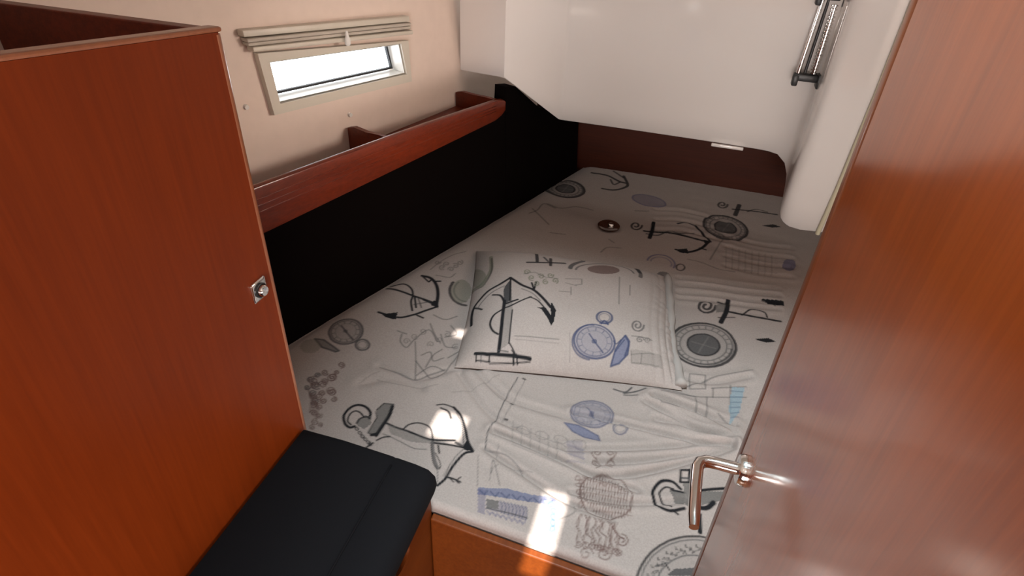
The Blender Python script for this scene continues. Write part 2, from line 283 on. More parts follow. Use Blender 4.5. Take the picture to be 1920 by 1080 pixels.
BED_PRINT=[
('s',0,7.0,1.0,1,[-578,157,-585,175,-605,186,-625,183,-637,167,-638,141,-623,121,-607,115,-598,122]),
('s',0,4.2,1.0,1,[-593,157,-608,165,-621,164,-627,150,-621,130,-608,123]),
('f',4,0.0,0.8,0,[-600,139,-592,162,-579,163,-565,145,-574,123,-593,127]),
('s',0,4.2,1.0,1,[-598,132,-598,148,-587,159,-576,158]),
('f',4,0.0,0.9,0,[-568,213,-544,220,-537,182,-539,120,-560,117,-563,167,-575,187]),
('s',0,9.1,1.0,1,[-544,213,-538,182,-538,152,-538,119]),
('s',0,3.3,0.9,0,[-574,187,-568,213,-544,220]),
('s',0,3.1,0.8,0,[-573,181,-563,167,-560,117,-536,115]),
('s',0,8.7,1.0,1,[-549,115,-539,122]),
('s',0,2.7,0.9,0,[-585,116,-585,115,-586,115,-586,115,-587,114,-588,114,-589,114,-590,115,-591,115,-592,116,-593,117,-594,117,-594,118,-595,119,-595,120,-594,120,-594,121,-593,121,-593,122,-592,122,-591,122,-590,121,-589,121,-588,120,-587,119,-586,119,-585,118,-585,117,-585,116]),
('s',0,2.7,0.9,0,[-572,108,-572,108,-573,107,-573,107,-574,106,-575,106,-576,107,-577,107,-578,107,-579,108,-580,109,-581,109,-581,110,-581,111,-582,112,-581,113,-581,113,-580,114,-580,114,-579,114,-578,114,-577,113,-576,113,-575,112,-574,112,-573,111,-573,110,-572,109,-572,108]),
('s',0,2.7,0.9,0,[-562,101,-562,101,-562,100,-563,100,-564,99,-565,99,-566,100,-567,100,-568,100,-568,101,-569,102,-570,102,-570,103,-571,104,-571,105,-571,106,-570,106,-570,107,-569,107,-568,107,-567,107,-566,106,-565,106,-564,105,-563,105,-562,104,-562,103,-562,102,-562,101]),
('s',0,2.6,0.9,0,[-552,97,-552,96,-552,95,-553,95,-554,95,-555,95,-555,95,-557,95,-558,96,-558,96,-559,97,-560,98,-560,99,-561,99,-561,100,-561,101,-560,101,-559,102,-559,102,-558,102,-557,102,-556,102,-555,101,-554,100,-553,100,-552,99,-552,98,-552,97,-552,97]),
('s',0,2.6,0.9,0,[-541,92,-541,91,-542,90,-542,90,-543,90,-544,90,-545,90,-546,90,-547,91,-548,91,-549,92,-550,93,-550,94,-550,94,-550,95,-550,96,-550,96,-549,97,-548,97,-547,97,-546,97,-545,97,-544,96,-543,96,-543,95,-542,94,-542,93,-541,92,-541,92]),
('s',0,2.6,0.9,0,[-535,89,-535,89,-535,88,-536,88,-537,87,-538,87,-539,87,-540,88,-541,88,-542,89,-542,89,-543,90,-544,91,-544,92,-544,93,-544,93,-543,94,-543,94,-542,94,-541,95,-540,94,-539,94,-538,94,-537,93,-536,92,-536,92,-535,91,-535,90,-535,89]),
('s',0,4.6,1,0,[-543,79,-535,96]),
('s',0,4.0,1.0,1,[-531,106,-521,119,-508,127]),
('s',0,5.8,1.0,1,[-532,160,-504,157,-470,157,-432,154,-410,156,-362,173]),
('s',1,2.3,0.8,1,[-526,128,-505,127,-477,123,-442,118,-413,126]),
('f',4,0.0,0.55,0,[-532,159,-469,155,-410,155,-336,163,-403,147,-455,132,-509,135]),
('s',0,4.6,1.0,1,[-404,149,-371,156,-335,161,-316,161]),
('s',0,7.3,0.8,1,[-357,168,-336,163]),
('s',0,3.7,1.0,1,[-445,258,-428,267,-399,265]),
('s',0,6.9,1.0,1,[-403,266,-377,248,-353,215,-333,182,-313,160]),
('s',1,2.8,0.9,1,[-392,255,-367,226,-350,195,-338,168]),
('s',0,5.0,1.0,1,[-432,253,-410,249,-396,231]),
('s',1,2.4,0.6,1,[-412,247,-383,224,-367,193,-367,176]),
('f',0,0.0,1,0,[-310,158,-335,157,-338,180,-331,179]),
('s',0,6.2,1.0,1,[-312,158,-327,148,-336,123,-341,93,-343,69,-352,47]),
('s',1,2.5,0.7,1,[-334,158,-344,129,-348,92,-349,74]),
('s',0,4.2,1.0,1,[-342,74,-326,75,-309,73]),
('s',0,3.0,1,0,[-313,85,-319,73,-311,69]),
('s',0,3.0,1.0,1,[-336,75,-323,68]),
('s',0,4.1,1.0,1,[-488,159,-482,176,-465,189,-442,190,-426,181,-410,155]),
('s',1,7.1,0.75,1,[-409,151,-398,128,-383,104,-370,89]),
('s',0,2.2,1.0,1,[-411,146,-400,124,-385,99,-370,85]),
('s',0,3.9,1.0,1,[-393,146,-382,127]),
('s',0,2.2,1.0,1,[-390,124,-369,102,-364,87]),
('s',1,1.8,0.8,1,[-369,87,-355,54]),
('s',1,2.9,0.85,1,[-286,427,-292,346,-292,265,-298,225,-288,176]),
('s',0,5.6,0.8,0,[-272,428,-266,427]),
('s',0,5.2,0.8,0,[-275,330,-269,329]),
('s',0,5.0,0.8,0,[-273,277,-267,277]),
('s',1,2.6,0.4,1,[-266,425,-270,351,-277,269]),
('s',1,2.7,0.7,1,[-286,228,-252,223,-184,215]),
('s',1,2.2,0.7,1,[-285,176,-236,174,-200,155,-186,139]),
('s',1,1.9,0.5,1,[-297,153,-271,77]),
('s',1,1.9,0.4,1,[-263,199,-247,151,-169,153]),
('s',1,1.9,0.5,1,[-251,99,-255,130,-245,145]),
('s',0,8.8,1.0,1,[-785,647,-746,647,-691,639,-660,636,-616,631]),
('s',0,6.5,1.0,1,[-779,660,-744,685,-711,671,-691,641,-682,609,-660,571]),
('s',0,6.3,1.0,1,[-681,633,-656,589]),
('s',0,4.6,0.7,1,[-668,631,-641,595]),
('s',0,10.9,1.0,1,[-603,618,-622,676,-648,722,-679,747,-709,748]),
('s',0,6.2,1,0,[-709,748,-675,725,-671,745]),
('s',0,7.4,1,0,[-661,735,-643,743]),
('s',0,8.3,1.0,1,[-600,617,-623,587,-650,551,-685,524,-747,523]),
('f',0,0.0,1,0,[-750,524,-724,525,-695,545,-685,512,-716,510]),
('s',0,6.6,1.0,1,[-638,556,-616,552]),
('f',0,0.0,1,0,[-593,612,-623,619,-621,643,-604,638]),
('s',0,5.7,1.0,1,[-650,631,-610,624]),
('s',1,4.6,0.7,1,[-668,599,-629,632]),
('f',4,0.0,0.35,0,[-752,437,-744,422,-741,405,-743,390,-749,376,-759,366,-772,360,-787,358,-802,362,-817,370,-829,383,-837,398,-841,414,-840,431,-834,445,-824,456,-810,463,-795,464,-779,460,-764,450]),
('s',1,6.7,0.8,0,[-752,437,-746,426,-742,415,-741,403,-742,392,-746,381,-752,373,-759,366,-768,361,-778,358,-789,359,-800,361,-811,366,-820,374,-829,383,-835,393,-839,405,-841,417,-841,429,-837,439,-832,449,-824,456,-814,461,-804,464,-792,464,-781,461,-770,455,-760,447,-752,437]),
('s',1,4.0,0.64,0,[-758,433,-752,424,-749,414,-748,404,-749,394,-752,385,-757,378,-763,372,-771,368,-780,365,-789,366,-799,368,-808,372,-816,379,-823,386,-829,396,-833,406,-834,416,-834,426,-831,435,-826,443,-819,450,-811,454,-802,456,-792,456,-782,453,-773,448,-765,442,-758,433]),
('s',1,2.7,0.4,0,[-767,427,-763,420,-761,413,-760,406,-761,399,-763,392,-766,387,-771,382,-777,379,-783,378,-790,378,-797,379,-803,383,-809,387,-814,393,-818,400,-821,407,-822,414,-821,421,-819,428,-816,434,-811,438,-805,442,-799,443,-792,443,-785,441,-778,438,-772,433,-767,427]),
('s',1,3.4,0.56,0,[-765,428,-760,432]),
('s',1,3.3,0.56,0,[-758,410,-752,411]),
('s',1,3.3,0.56,0,[-760,393,-754,390]),
('s',1,3.3,0.56,0,[-770,380,-765,374]),
('s',1,3.3,0.56,0,[-785,375,-784,368]),
('s',1,3.3,0.56,0,[-802,380,-804,373]),
('s',1,3.3,0.56,0,[-816,392,-821,388]),
('s',1,3.4,0.56,0,[-823,409,-830,409]),
('s',1,3.4,0.56,0,[-822,427,-829,431]),
('s',1,3.4,0.56,0,[-812,440,-817,447]),
('s',1,3.4,0.56,0,[-797,445,-798,453]),
('s',1,3.4,0.56,0,[-779,441,-777,447]),
('s',1,5.3,0.8,0,[-815,427,-791,410,-755,387]),
('f',1,0.0,0.64,0,[-785,412,-784,410,-783,408,-784,406,-785,404,-787,403,-789,403,-791,403,-793,404,-795,405,-797,407,-798,409,-798,412,-798,414,-796,415,-795,417,-793,417,-790,417,-788,416,-786,414]),
('s',1,6.4,0.8,0,[-703,386,-701,381,-700,377,-700,372,-701,368,-703,364,-706,362,-709,360,-713,358,-718,358,-722,359,-726,361,-731,364,-734,367,-737,371,-739,376,-740,380,-740,385,-739,389,-737,393,-734,396,-731,398,-726,399,-722,399,-717,398,-713,396,-709,393,-705,390,-703,386]),
('s',1,3.2,0.56,0,[-708,383,-707,381,-706,377,-706,374,-707,372,-708,369,-710,367,-713,366,-716,365,-719,365,-722,365,-725,367,-727,368,-730,371,-732,373,-733,376,-734,379,-734,382,-733,385,-731,388,-729,390,-727,391,-724,392,-721,392,-718,392,-715,390,-712,389,-710,386,-708,383]),
('f',4,0.0,0.75,0,[-855,352,-829,356,-794,344,-766,333,-773,326,-817,328]),
('s',1,5.8,0.8,0,[-855,352,-829,356,-794,344,-766,333,-773,326,-817,328,-855,352]),
('f',7,0.0,0.4,0,[-823,332,-820,324,-819,315,-821,307,-826,300,-833,296,-842,294,-851,294,-860,298,-869,303,-875,310,-879,319,-880,327,-878,336,-873,342,-866,347,-857,349,-848,349,-838,345,-830,339]),
('s',0,9.4,0.85,0,[-522,658,-526,657,-530,657,-534,656,-538,657,-543,657,-547,658,-551,660,-555,662,-559,664,-563,666,-567,669,-571,673,-575,676,-578,680,-582,684,-585,689,-588,693,-591,698,-593,703,-596,709,-598,714,-600,720,-601,725,-602,731,-603,737,-603,743,-604,748,-603,754]),
('s',1,6.0,0.7,0,[-528,675,-531,675,-535,674,-538,674,-542,675,-546,675,-549,676,-553,678,-556,680,-560,682,-563,685,-566,687,-569,691,-572,694,-575,698,-578,702,-580,706,-582,710,-584,715,-586,719,-587,724,-588,729,-589,734,-589,739,-589,743,-589,748,-589,753,-588,757,-587,761]),
('f',7,0.0,0.6,0,[-531,732,-526,713,-524,696,-526,681,-531,669,-539,663,-549,661,-560,666,-571,675,-582,689,-591,706,-596,724,-599,742,-597,759,-592,771,-584,778,-573,779,-562,774,-550,764,-539,749]),
('s',1,4.6,0.5,0,[-684,845,-683,839,-685,833,-688,830,-692,829,-696,831,-700,835,-701,840,-701,844,-700,847,-697,848,-695,848,-693,846,-691,843,-691,841,-691,839,-692,839]),
('s',1,4.5,0.5,0,[-658,807,-662,804,-667,804,-671,807,-675,812,-676,817,-676,822,-674,825,-671,826,-668,825,-665,823,-664,820,-663,817,-664,814,-666,813,-667,814,-668,815]),
('s',1,4.6,0.5,0,[-662,827,-667,831,-671,836,-672,843,-671,848,-669,851,-665,852,-661,851,-658,848,-657,844,-656,840,-658,837,-660,836,-662,836,-663,838,-664,840,-664,841]),
('s',1,4.5,0.5,0,[-646,814,-647,820,-646,826,-643,829,-638,830,-634,828,-631,824,-630,819,-630,815,-631,812,-634,811,-636,811,-638,813,-640,816,-640,818,-639,820,-638,820]),
('s',1,4.6,0.5,0,[-641,852,-636,856,-632,856,-627,853,-624,848,-622,843,-623,838,-625,835,-628,834,-631,834,-633,837,-635,840,-635,843,-634,845,-633,846,-631,846,-630,845]),
('s',1,4.6,0.5,0,[-624,882,-619,878,-616,872,-615,866,-616,861,-618,857,-622,856,-626,858,-629,861,-630,865,-630,869,-629,871,-627,873,-625,872,-623,871,-622,869,-622,867]),
('s',1,4.0,0.5,1,[-699,791,-684,855,-661,905,-631,939]),
('s',1,3.8,0.6,1,[-668,768,-624,774,-614,801]),
('s',1,3.8,0.6,1,[-593,449,-559,380,-532,319]),
('s',1,3.8,0.6,1,[-559,380,-498,339,-471,374,-462,446,-458,480]),
('s',1,4.1,0.6,1,[-641,463,-631,433,-605,418,-599,453,-579,510,-536,473]),
('s',1,4.2,0.6,1,[-586,536,-556,499,-526,471]),
('s',1,4.0,0.6,1,[-540,506,-509,465,-481,470]),
('s',1,3.9,0.6,1,[-555,406,-537,427,-516,398,-495,419]),
('s',1,3.7,0.6,1,[-533,330,-514,374,-477,377]),
('s',1,3.9,0.6,1,[-525,369,-525,419,-512,450]),
('s',1,3.7,0.6,1,[-637,323,-584,321,-531,317,-503,349,-474,381]),
('s',1,4.1,0.6,1,[-658,470,-629,468]),
('s',1,4.0,0.6,1,[-484,424,-458,480,-473,507]),
('s',1,4.2,0.6,1,[-528,553,-498,524,-524,499]),
('s',1,4.4,0.6,1,[-594,577,-554,571,-527,598]),
('s',1,3.0,0.5,0,[-606,444,-610,448,-614,450,-619,450,-622,448,-624,444,-623,439,-621,436,-618,434,-615,433,-613,434,-611,436,-611,438,-612,441,-613,442,-615,443,-616,442]),
('s',1,3.1,0.5,0,[-593,461,-596,458,-601,457,-606,458,-609,461,-611,465,-612,470,-610,473,-607,475,-604,475,-602,473,-600,471,-599,468,-600,466,-601,465,-602,465,-604,465]),
('s',1,3.1,0.5,0,[-588,484,-584,487,-582,491,-582,497,-584,501,-588,504,-592,505,-595,505,-597,502,-598,499,-597,495,-595,493,-593,492,-591,492,-589,493,-589,495,-589,496]),
('s',1,3.0,0.5,0,[-554,447,-557,452,-558,457,-557,462,-554,465,-550,465,-546,464,-544,461,-542,458,-542,455,-544,452,-546,451,-548,451,-550,452,-551,454,-551,456,-550,457]),
('s',1,3.1,0.5,0,[-547,484,-545,479,-541,475,-536,474,-532,475,-529,477,-528,481,-529,485,-531,489,-534,490,-536,491,-539,489,-540,487,-540,485,-539,483,-537,482,-536,482]),
('s',1,3.1,0.5,0,[-531,523,-527,525,-522,524,-517,521,-515,517,-514,512,-516,508,-518,506,-522,505,-525,507,-527,509,-528,512,-527,514,-526,516,-525,517,-523,516,-522,515]),
('s',1,3.0,0.5,0,[-481,485,-485,484,-489,481,-491,476,-490,471,-488,467,-484,465,-481,464,-478,466,-476,468,-476,471,-477,474,-479,476,-481,476,-482,476,-483,475,-484,474]),
('s',1,3.1,0.3,1,[-623,281,-581,281,-504,296,-470,322]),
('s',1,2.7,0.3,1,[-658,250,-643,285,-627,303]),
('s',3,3.7,0.8,0,[-727,279,-724,281,-723,286,-724,290,-727,294,-731,296,-734,297,-738,296,-739,293,-740,290,-739,287,-737,285,-734,283,-731,283,-729,284,-728,286,-728,288,-729,290,-731,291,-732,291,-734,291,-734,291,-735,290]),
('s',3,3.6,0.8,0,[-728,229,-723,231,-720,235,-720,240,-722,245,-725,249,-730,251,-734,251,-737,250,-739,247,-739,243,-738,240,-735,237,-732,236,-729,236,-727,237,-726,239,-726,241,-728,243,-729,245,-731,245,-732,245,-733,244]),
('s',1,3.5,0.8,0,[-740,194,-744,190,-750,189,-756,190,-761,194,-764,198,-765,203,-763,207,-760,210,-756,210,-752,209,-748,206,-746,203,-746,199,-747,197,-750,196,-753,196,-755,197,-757,199,-758,201,-758,202,-757,204,-755,204]),
('s',3,3.4,0.8,0,[-716,199,-714,194,-710,190,-705,187,-700,187,-697,189,-695,192,-695,196,-696,200,-700,203,-703,204,-707,204,-709,203,-710,200,-710,197,-708,195,-706,193,-704,193,-702,193,-701,194,-701,196,-701,197,-702,198]),
('s',3,3.5,0.8,0,[-735,211,-732,214,-732,218,-733,223,-736,226,-740,228,-744,229,-747,227,-749,225,-749,221,-748,218,-745,216,-742,215,-740,215,-738,216,-737,218,-737,220,-738,222,-740,223,-742,223,-743,223,-744,222,-744,221]),
('s',1,3.6,0.8,0,[-774,221,-770,217,-769,212,-770,208,-772,206,-776,205,-780,206,-783,208,-786,211,-786,215,-786,217,-784,219,-781,219,-778,218,-776,217,-775,214,-774,212,-775,211,-777,210,-778,210,-780,211,-781,212,-781,213]),
('s',1,3.4,0.8,0,[-739,164,-743,164,-748,166,-752,169,-754,174,-755,178,-753,181,-750,182,-746,182,-742,181,-740,178,-739,175,-739,172,-740,170,-742,169,-745,170,-747,171,-749,173,-749,175,-749,176,-748,177,-746,177,-745,177]),
('s',3,3.4,0.8,0,[-729,176,-732,179,-734,183,-733,187,-731,189,-728,191,-724,190,-721,188,-719,185,-718,182,-719,180,-721,178,-723,178,-725,178,-727,180,-729,182,-729,184,-728,185,-727,186,-726,186,-724,185,-723,184,-723,183]),
('s',3,3.6,0.8,0,[-747,247,-748,243,-751,240,-755,239,-759,241,-762,243,-764,247,-765,250,-764,253,-762,255,-759,255,-756,254,-754,252,-752,249,-752,247,-753,245,-755,245,-757,245,-758,245,-759,247,-760,248,-760,249,-759,250]),
('s',3,3.6,0.8,0,[-727,253,-731,254,-733,256,-735,259,-736,262,-735,264,-733,266,-730,266,-728,265,-726,263,-725,261,-725,259,-725,257,-727,256,-729,256,-730,257,-731,259,-732,260,-732,261,-731,262,-730,262,-729,262,-729,261]),
('s',1,3.5,0.8,0,[-762,188,-762,184,-763,181,-765,180,-769,179,-772,181,-774,183,-776,185,-776,188,-775,190,-773,191,-771,191,-768,190,-767,188,-766,186,-766,185,-767,184,-768,183,-770,183,-771,184,-772,185,-772,186,-772,187]),
('s',1,3.6,0.8,0,[-761,235,-765,238,-769,240,-772,240,-775,238,-776,236,-776,232,-774,229,-772,227,-769,226,-766,226,-764,228,-764,230,-764,232,-765,234,-767,235,-769,236,-771,235,-772,234,-772,233,-771,232,-770,231,-770,230]),
('s',1,3.4,0.8,0,[-733,146,-728,144,-723,145,-720,147,-718,151,-719,155,-721,159,-725,162,-729,163,-732,162,-735,160,-735,157,-735,154,-733,152,-730,150,-727,150,-725,150,-724,152,-724,154,-725,155,-726,157,-727,157,-729,157]),
('s',3,3.4,0.8,0,[-718,165,-716,161,-713,157,-709,156,-706,155,-703,157,-701,159,-701,162,-702,165,-705,168,-708,169,-710,169,-712,167,-713,165,-713,163,-712,161,-710,160,-708,160,-707,160,-706,161,-706,162,-706,163,-707,164]),
('s',3,3.4,0.8,0,[-692,185,-688,185,-685,184,-682,181,-680,178,-680,175,-682,172,-684,171,-687,171,-690,172,-692,174,-692,177,-692,179,-691,180,-689,181,-687,181,-686,180,-685,178,-684,177,-685,176,-685,175,-686,175,-687,175]),
('s',3,3.1,0.75,0,[-769,227,-776,226,-780,222,-782,217,-781,211,-777,205,-772,202,-766,200,-761,202,-758,205,-757,209,-759,213,-762,217,-766,219,-769,219,-772,218,-774,216,-774,213,-773,211,-771,209,-769,208,-767,208,-766,209]),
('s',3,3.1,0.75,0,[-722,246,-728,250,-735,251,-740,248,-742,244,-743,239,-740,234,-736,230,-732,228,-727,228,-724,229,-722,233,-722,236,-724,240,-727,242,-730,243,-733,243,-735,242,-735,239,-735,237,-734,236,-732,235,-731,234]),
('s',3,3.0,0.75,0,[-696,191,-696,197,-699,202,-704,207,-709,209,-715,208,-718,206,-720,202,-720,197,-717,193,-714,190,-710,189,-706,190,-704,192,-703,195,-704,198,-705,200,-708,202,-710,202,-712,201,-713,200,-713,198,-712,197]),
('s',3,3.0,0.75,0,[-755,209,-751,205,-749,200,-750,195,-752,192,-756,191,-761,191,-765,194,-767,197,-768,201,-768,204,-766,206,-763,207,-760,206,-757,204,-756,202,-755,200,-756,198,-757,197,-759,197,-761,197,-762,198,-762,200]),
('s',3,3.0,0.75,0,[-750,205,-751,210,-750,215,-747,218,-743,219,-738,218,-734,215,-732,212,-731,208,-732,204,-734,202,-737,202,-741,203,-743,205,-745,207,-745,210,-744,212,-742,213,-740,213,-739,212,-737,211,-737,209,-737,208]),
('s',3,2.9,0.75,0,[-730,164,-732,168,-736,172,-740,174,-745,174,-748,173,-750,170,-750,166,-748,163,-745,160,-742,159,-739,159,-737,160,-736,163,-736,165,-737,167,-739,169,-741,169,-743,169,-744,168,-744,167,-744,165,-743,164]),
('s',3,2.9,0.75,0,[-736,168,-732,164,-727,162,-723,162,-720,164,-718,167,-718,171,-720,175,-723,177,-727,178,-730,178,-732,176,-733,174,-733,171,-731,169,-729,167,-727,167,-725,167,-724,169,-723,170,-724,172,-725,173,-726,173]),
('s',3,2.9,0.75,0,[-724,135,-719,135,-716,138,-715,142,-716,146,-718,149,-722,152,-726,153,-729,152,-731,150,-732,147,-731,144,-729,141,-726,140,-723,140,-721,141,-720,142,-720,144,-721,146,-722,147,-724,147,-725,147,-726,147]),
('s',3,2.9,0.75,0,[-712,152,-715,150,-717,146,-716,142,-713,139,-710,136,-706,136,-703,136,-701,138,-700,141,-701,144,-703,146,-705,148,-708,148,-710,147,-711,146,-711,144,-711,142,-709,141,-708,140,-706,140,-706,141,-705,142]),
('s',3,2.8,0.75,0,[-718,118,-719,123,-717,126,-714,128,-710,128,-706,127,-703,125,-702,121,-701,118,-703,116,-705,115,-708,115,-711,116,-713,118,-713,120,-713,122,-712,123,-711,124,-709,124,-707,123,-707,122,-706,120,-707,120]),
('s',3,2.8,0.75,0,[-689,125,-686,121,-685,118,-685,115,-687,113,-690,112,-693,112,-696,114,-698,116,-699,118,-698,121,-697,122,-695,123,-692,122,-691,121,-690,119,-689,118,-690,116,-691,116,-692,116,-693,116,-694,117,-695,118]),
('s',3,2.7,0.75,0,[-693,107,-697,106,-699,103,-699,99,-698,95,-695,93,-692,91,-688,91,-686,92,-684,94,-684,97,-685,100,-687,101,-690,102,-692,102,-694,101,-695,100,-694,98,-693,96,-692,96,-691,95,-690,96,-689,96]),
('s',3,2.7,0.75,0,[-692,89,-694,87,-695,84,-694,81,-692,78,-689,77,-686,77,-684,77,-683,79,-682,81,-683,83,-685,85,-687,86,-689,86,-690,85,-691,84,-691,83,-690,81,-689,80,-688,80,-687,80,-686,81,-686,81]),
('s',3,2.7,0.75,0,[-670,91,-669,93,-669,96,-671,98,-673,100,-675,101,-678,100,-679,99,-680,97,-679,95,-678,93,-676,92,-675,92,-673,93,-672,94,-672,95,-673,96,-673,97,-675,97,-675,97,-676,97,-677,96,-676,96]),
('s',3,2.2,0.45,1,[-768,183,-741,156,-721,120]),
('s',3,2.2,0.45,1,[-761,179,-736,154,-717,118]),
('s',3,2.2,0.45,1,[-755,175,-732,151,-713,116]),
('s',3,2.2,0.45,1,[-749,171,-727,148,-709,114]),
('s',3,2.2,0.45,1,[-742,167,-723,146,-705,112]),
('s',3,2.1,0.45,1,[-736,163,-718,143,-701,111]),
('s',3,2.1,0.45,1,[-730,159,-713,140,-697,109]),
('s',3,2.1,0.45,1,[-724,155,-709,138,-693,107]),
('s',3,2.1,0.45,1,[-718,151,-704,135,-689,105]),
('s',0,7.8,0.9,0,[-84,1377,-85,1360,-91,1346,-98,1338,-107,1336,-115,1341,-120,1350,-122,1362,-120,1374,-116,1383,-110,1387,-104,1387,-100,1382,-97,1375,-97,1368,-99,1362,-102,1358,-105,1357,-107,1358,-109,1361]),
('s',0,14.6,1.0,1,[-46,1414,-44,1355,-47,1295]),
('s',0,10.2,1.0,1,[-72,1339,-28,1346,18,1362,77,1365,147,1359]),
('s',0,6.8,0.8,1,[-61,1322,-20,1328,17,1376,53,1373,104,1403]),
('s',0,10.3,1.0,1,[165,1365,139,1406,107,1456]),
('s',0,7.1,1.0,1,[107,1456,70,1466,41,1443]),
('s',0,10.5,1.0,1,[158,1358,133,1299,90,1254,51,1254]),
('f',0,0.0,1,0,[45,1254,89,1279,96,1247,69,1241]),
('s',0,8.1,1.0,1,[132,1304,152,1301]),
('f',0,0.0,1,0,[167,1364,141,1369,148,1335]),
('s',0,8.8,0.8,0,[220,1700,218,1683,211,1669,203,1661,195,1659,188,1664,184,1674,184,1686,187,1697,192,1706,197,1710,203,1710,207,1705,208,1698,208,1691,205,1685,202,1681,199,1680,197,1681,196,1684]),
('s',0,17.2,0.9,1,[265,1716,250,1618]),
('s',0,9.5,0.9,1,[240,1667,309,1681,407,1692]),
('f',0,0.0,0.95,0,[349,1572,391,1601,420,1591,384,1571]),
('s',0,6.7,0.7,1,[296,1668,328,1704,371,1699]),
('s',0,12.9,0.9,1,[-352,1760,-284,1762,-228,1726,-199,1719]),
('s',0,12.5,0.9,1,[-216,1785,-188,1711,-196,1674,-234,1632,-281,1626]),
('s',0,8.5,0.8,1,[-264,1727,-243,1685,-221,1721]),
('s',0,9.9,0.8,1,[-265,1816,-214,1768]),
('f',4,0.0,0.35,0,[294,1488,287,1460,274,1436,254,1418,232,1407,208,1405,184,1411,163,1426,147,1448,137,1475,135,1504,141,1534,154,1560,174,1580,198,1591,224,1593,249,1585,270,1568,285,1545,294,1517]),
('s',0,9.7,0.9,0,[294,1488,290,1467,282,1449,271,1433,257,1420,242,1411,225,1406,208,1405,190,1409,175,1417,160,1429,149,1444,140,1463,136,1483,135,1504,138,1526,146,1545,157,1563,171,1577,187,1587,205,1593,224,1593,242,1588,258,1579,273,1565,284,1548,291,1529,295,1509,294,1488]),
('s',1,5.3,0.72,0,[286,1488,283,1470,276,1453,266,1439,253,1427,239,1419,224,1414,208,1414,193,1417,179,1425,166,1436,155,1450,148,1466,144,1484,143,1504,146,1523,153,1540,163,1556,175,1569,190,1578,206,1583,223,1583,239,1579,254,1570,267,1558,277,1543,283,1526,287,1507,286,1488]),
('s',1,4.9,0.63,0,[272,1490,269,1475,264,1462,256,1450,246,1441,235,1434,222,1430,210,1430,197,1433,186,1439,176,1447,167,1459,161,1472,158,1487,158,1502,160,1517,166,1531,173,1544,184,1554,195,1561,208,1565,222,1565,234,1562,246,1555,256,1546,264,1534,270,1520,273,1505,272,1490]),
('f',1,0.0,0.85,0,[255,1492,252,1478,245,1465,235,1456,224,1451,211,1450,200,1453,189,1461,181,1472,176,1485,175,1500,179,1515,185,1527,195,1537,207,1543,220,1544,232,1540,242,1532,250,1520,255,1506]),
('s',0,5.8,0.9,0,[255,1492,253,1482,249,1472,244,1464,237,1457,229,1453,220,1450,211,1450,203,1452,195,1456,188,1462,182,1470,178,1479,176,1490,175,1500,177,1511,181,1520,187,1529,194,1536,202,1541,211,1543,220,1544,229,1541,237,1537,244,1530,249,1522,253,1513,255,1502,255,1492]),
('s',1,4.8,0.54,0,[276,1490,283,1489]),
('s',1,4.7,0.54,0,[272,1472,278,1469]),
('s',1,4.7,0.54,0,[264,1456,269,1451]),
('s',1,4.7,0.54,0,[253,1442,257,1436]),
('s',1,4.7,0.54,0,[240,1433,243,1425]),
('s',1,4.7,0.54,0,[225,1427,226,1419]),
('s',1,4.7,0.54,0,[209,1426,209,1418]),
('s',1,4.7,0.54,0,[194,1430,192,1422]),
('s',1,4.7,0.54,0,[180,1438,176,1432]),
('s',1,4.8,0.54,0,[169,1450,163,1445]),
('s',1,4.8,0.54,0,[160,1466,154,1462]),
('s',1,4.9,0.54,0,[155,1484,148,1482]),
('s',1,4.9,0.54,0,[154,1502,147,1503]),
('s',1,5.0,0.54,0,[158,1521,151,1524]),
('s',1,5.0,0.54,0,[165,1538,159,1543]),
('s',1,5.0,0.54,0,[176,1552,171,1559]),
('s',1,5.1,0.54,0,[190,1563,187,1571]),
('s',1,5.1,0.54,0,[206,1568,204,1577]),
('s',1,5.1,0.54,0,[222,1569,223,1578]),
('s',1,5.0,0.54,0,[238,1565,240,1573]),
('s',1,5.0,0.54,0,[252,1555,256,1563]),
('s',1,4.9,0.54,0,[263,1542,269,1548]),
('s',1,4.9,0.54,0,[271,1526,278,1530]),
('s',1,4.8,0.54,0,[275,1508,283,1510]),
('s',4,4.8,0.8,0,[216,1496,246,1495]),
('s',4,4.8,0.8,0,[216,1496,204,1457]),
('s',4,4.9,0.8,0,[216,1496,185,1497]),
('s',4,4.9,0.8,0,[216,1496,228,1536]),
('f',4,0.0,0.35,0,[-346,1569,-346,1543,-354,1519,-368,1500,-388,1486,-411,1479,-436,1479,-459,1488,-480,1503,-495,1524,-504,1549,-505,1575,-499,1600,-484,1621,-464,1636,-439,1644,-414,1642,-389,1633,-368,1616,-354,1594]),
('s',0,11.1,0.9,0,[-346,1569,-345,1550,-349,1533,-356,1516,-366,1502,-379,1491,-394,1483,-411,1479,-429,1478,-446,1482,-462,1490,-477,1501,-489,1515,-499,1531,-504,1549,-506,1568,-503,1586,-497,1603,-487,1619,-473,1631,-457,1639,-439,1644,-421,1644,-403,1639,-386,1631,-371,1619,-359,1604,-351,1587,-346,1569]),
('s',1,6.1,0.72,0,[-354,1568,-353,1551,-356,1535,-362,1520,-372,1508,-384,1497,-397,1490,-412,1487,-428,1486,-444,1490,-459,1496,-472,1506,-483,1519,-491,1534,-496,1550,-498,1567,-495,1583,-490,1599,-480,1613,-468,1623,-454,1631,-438,1635,-421,1635,-405,1631,-390,1624,-377,1613,-366,1599,-358,1584,-354,1568]),
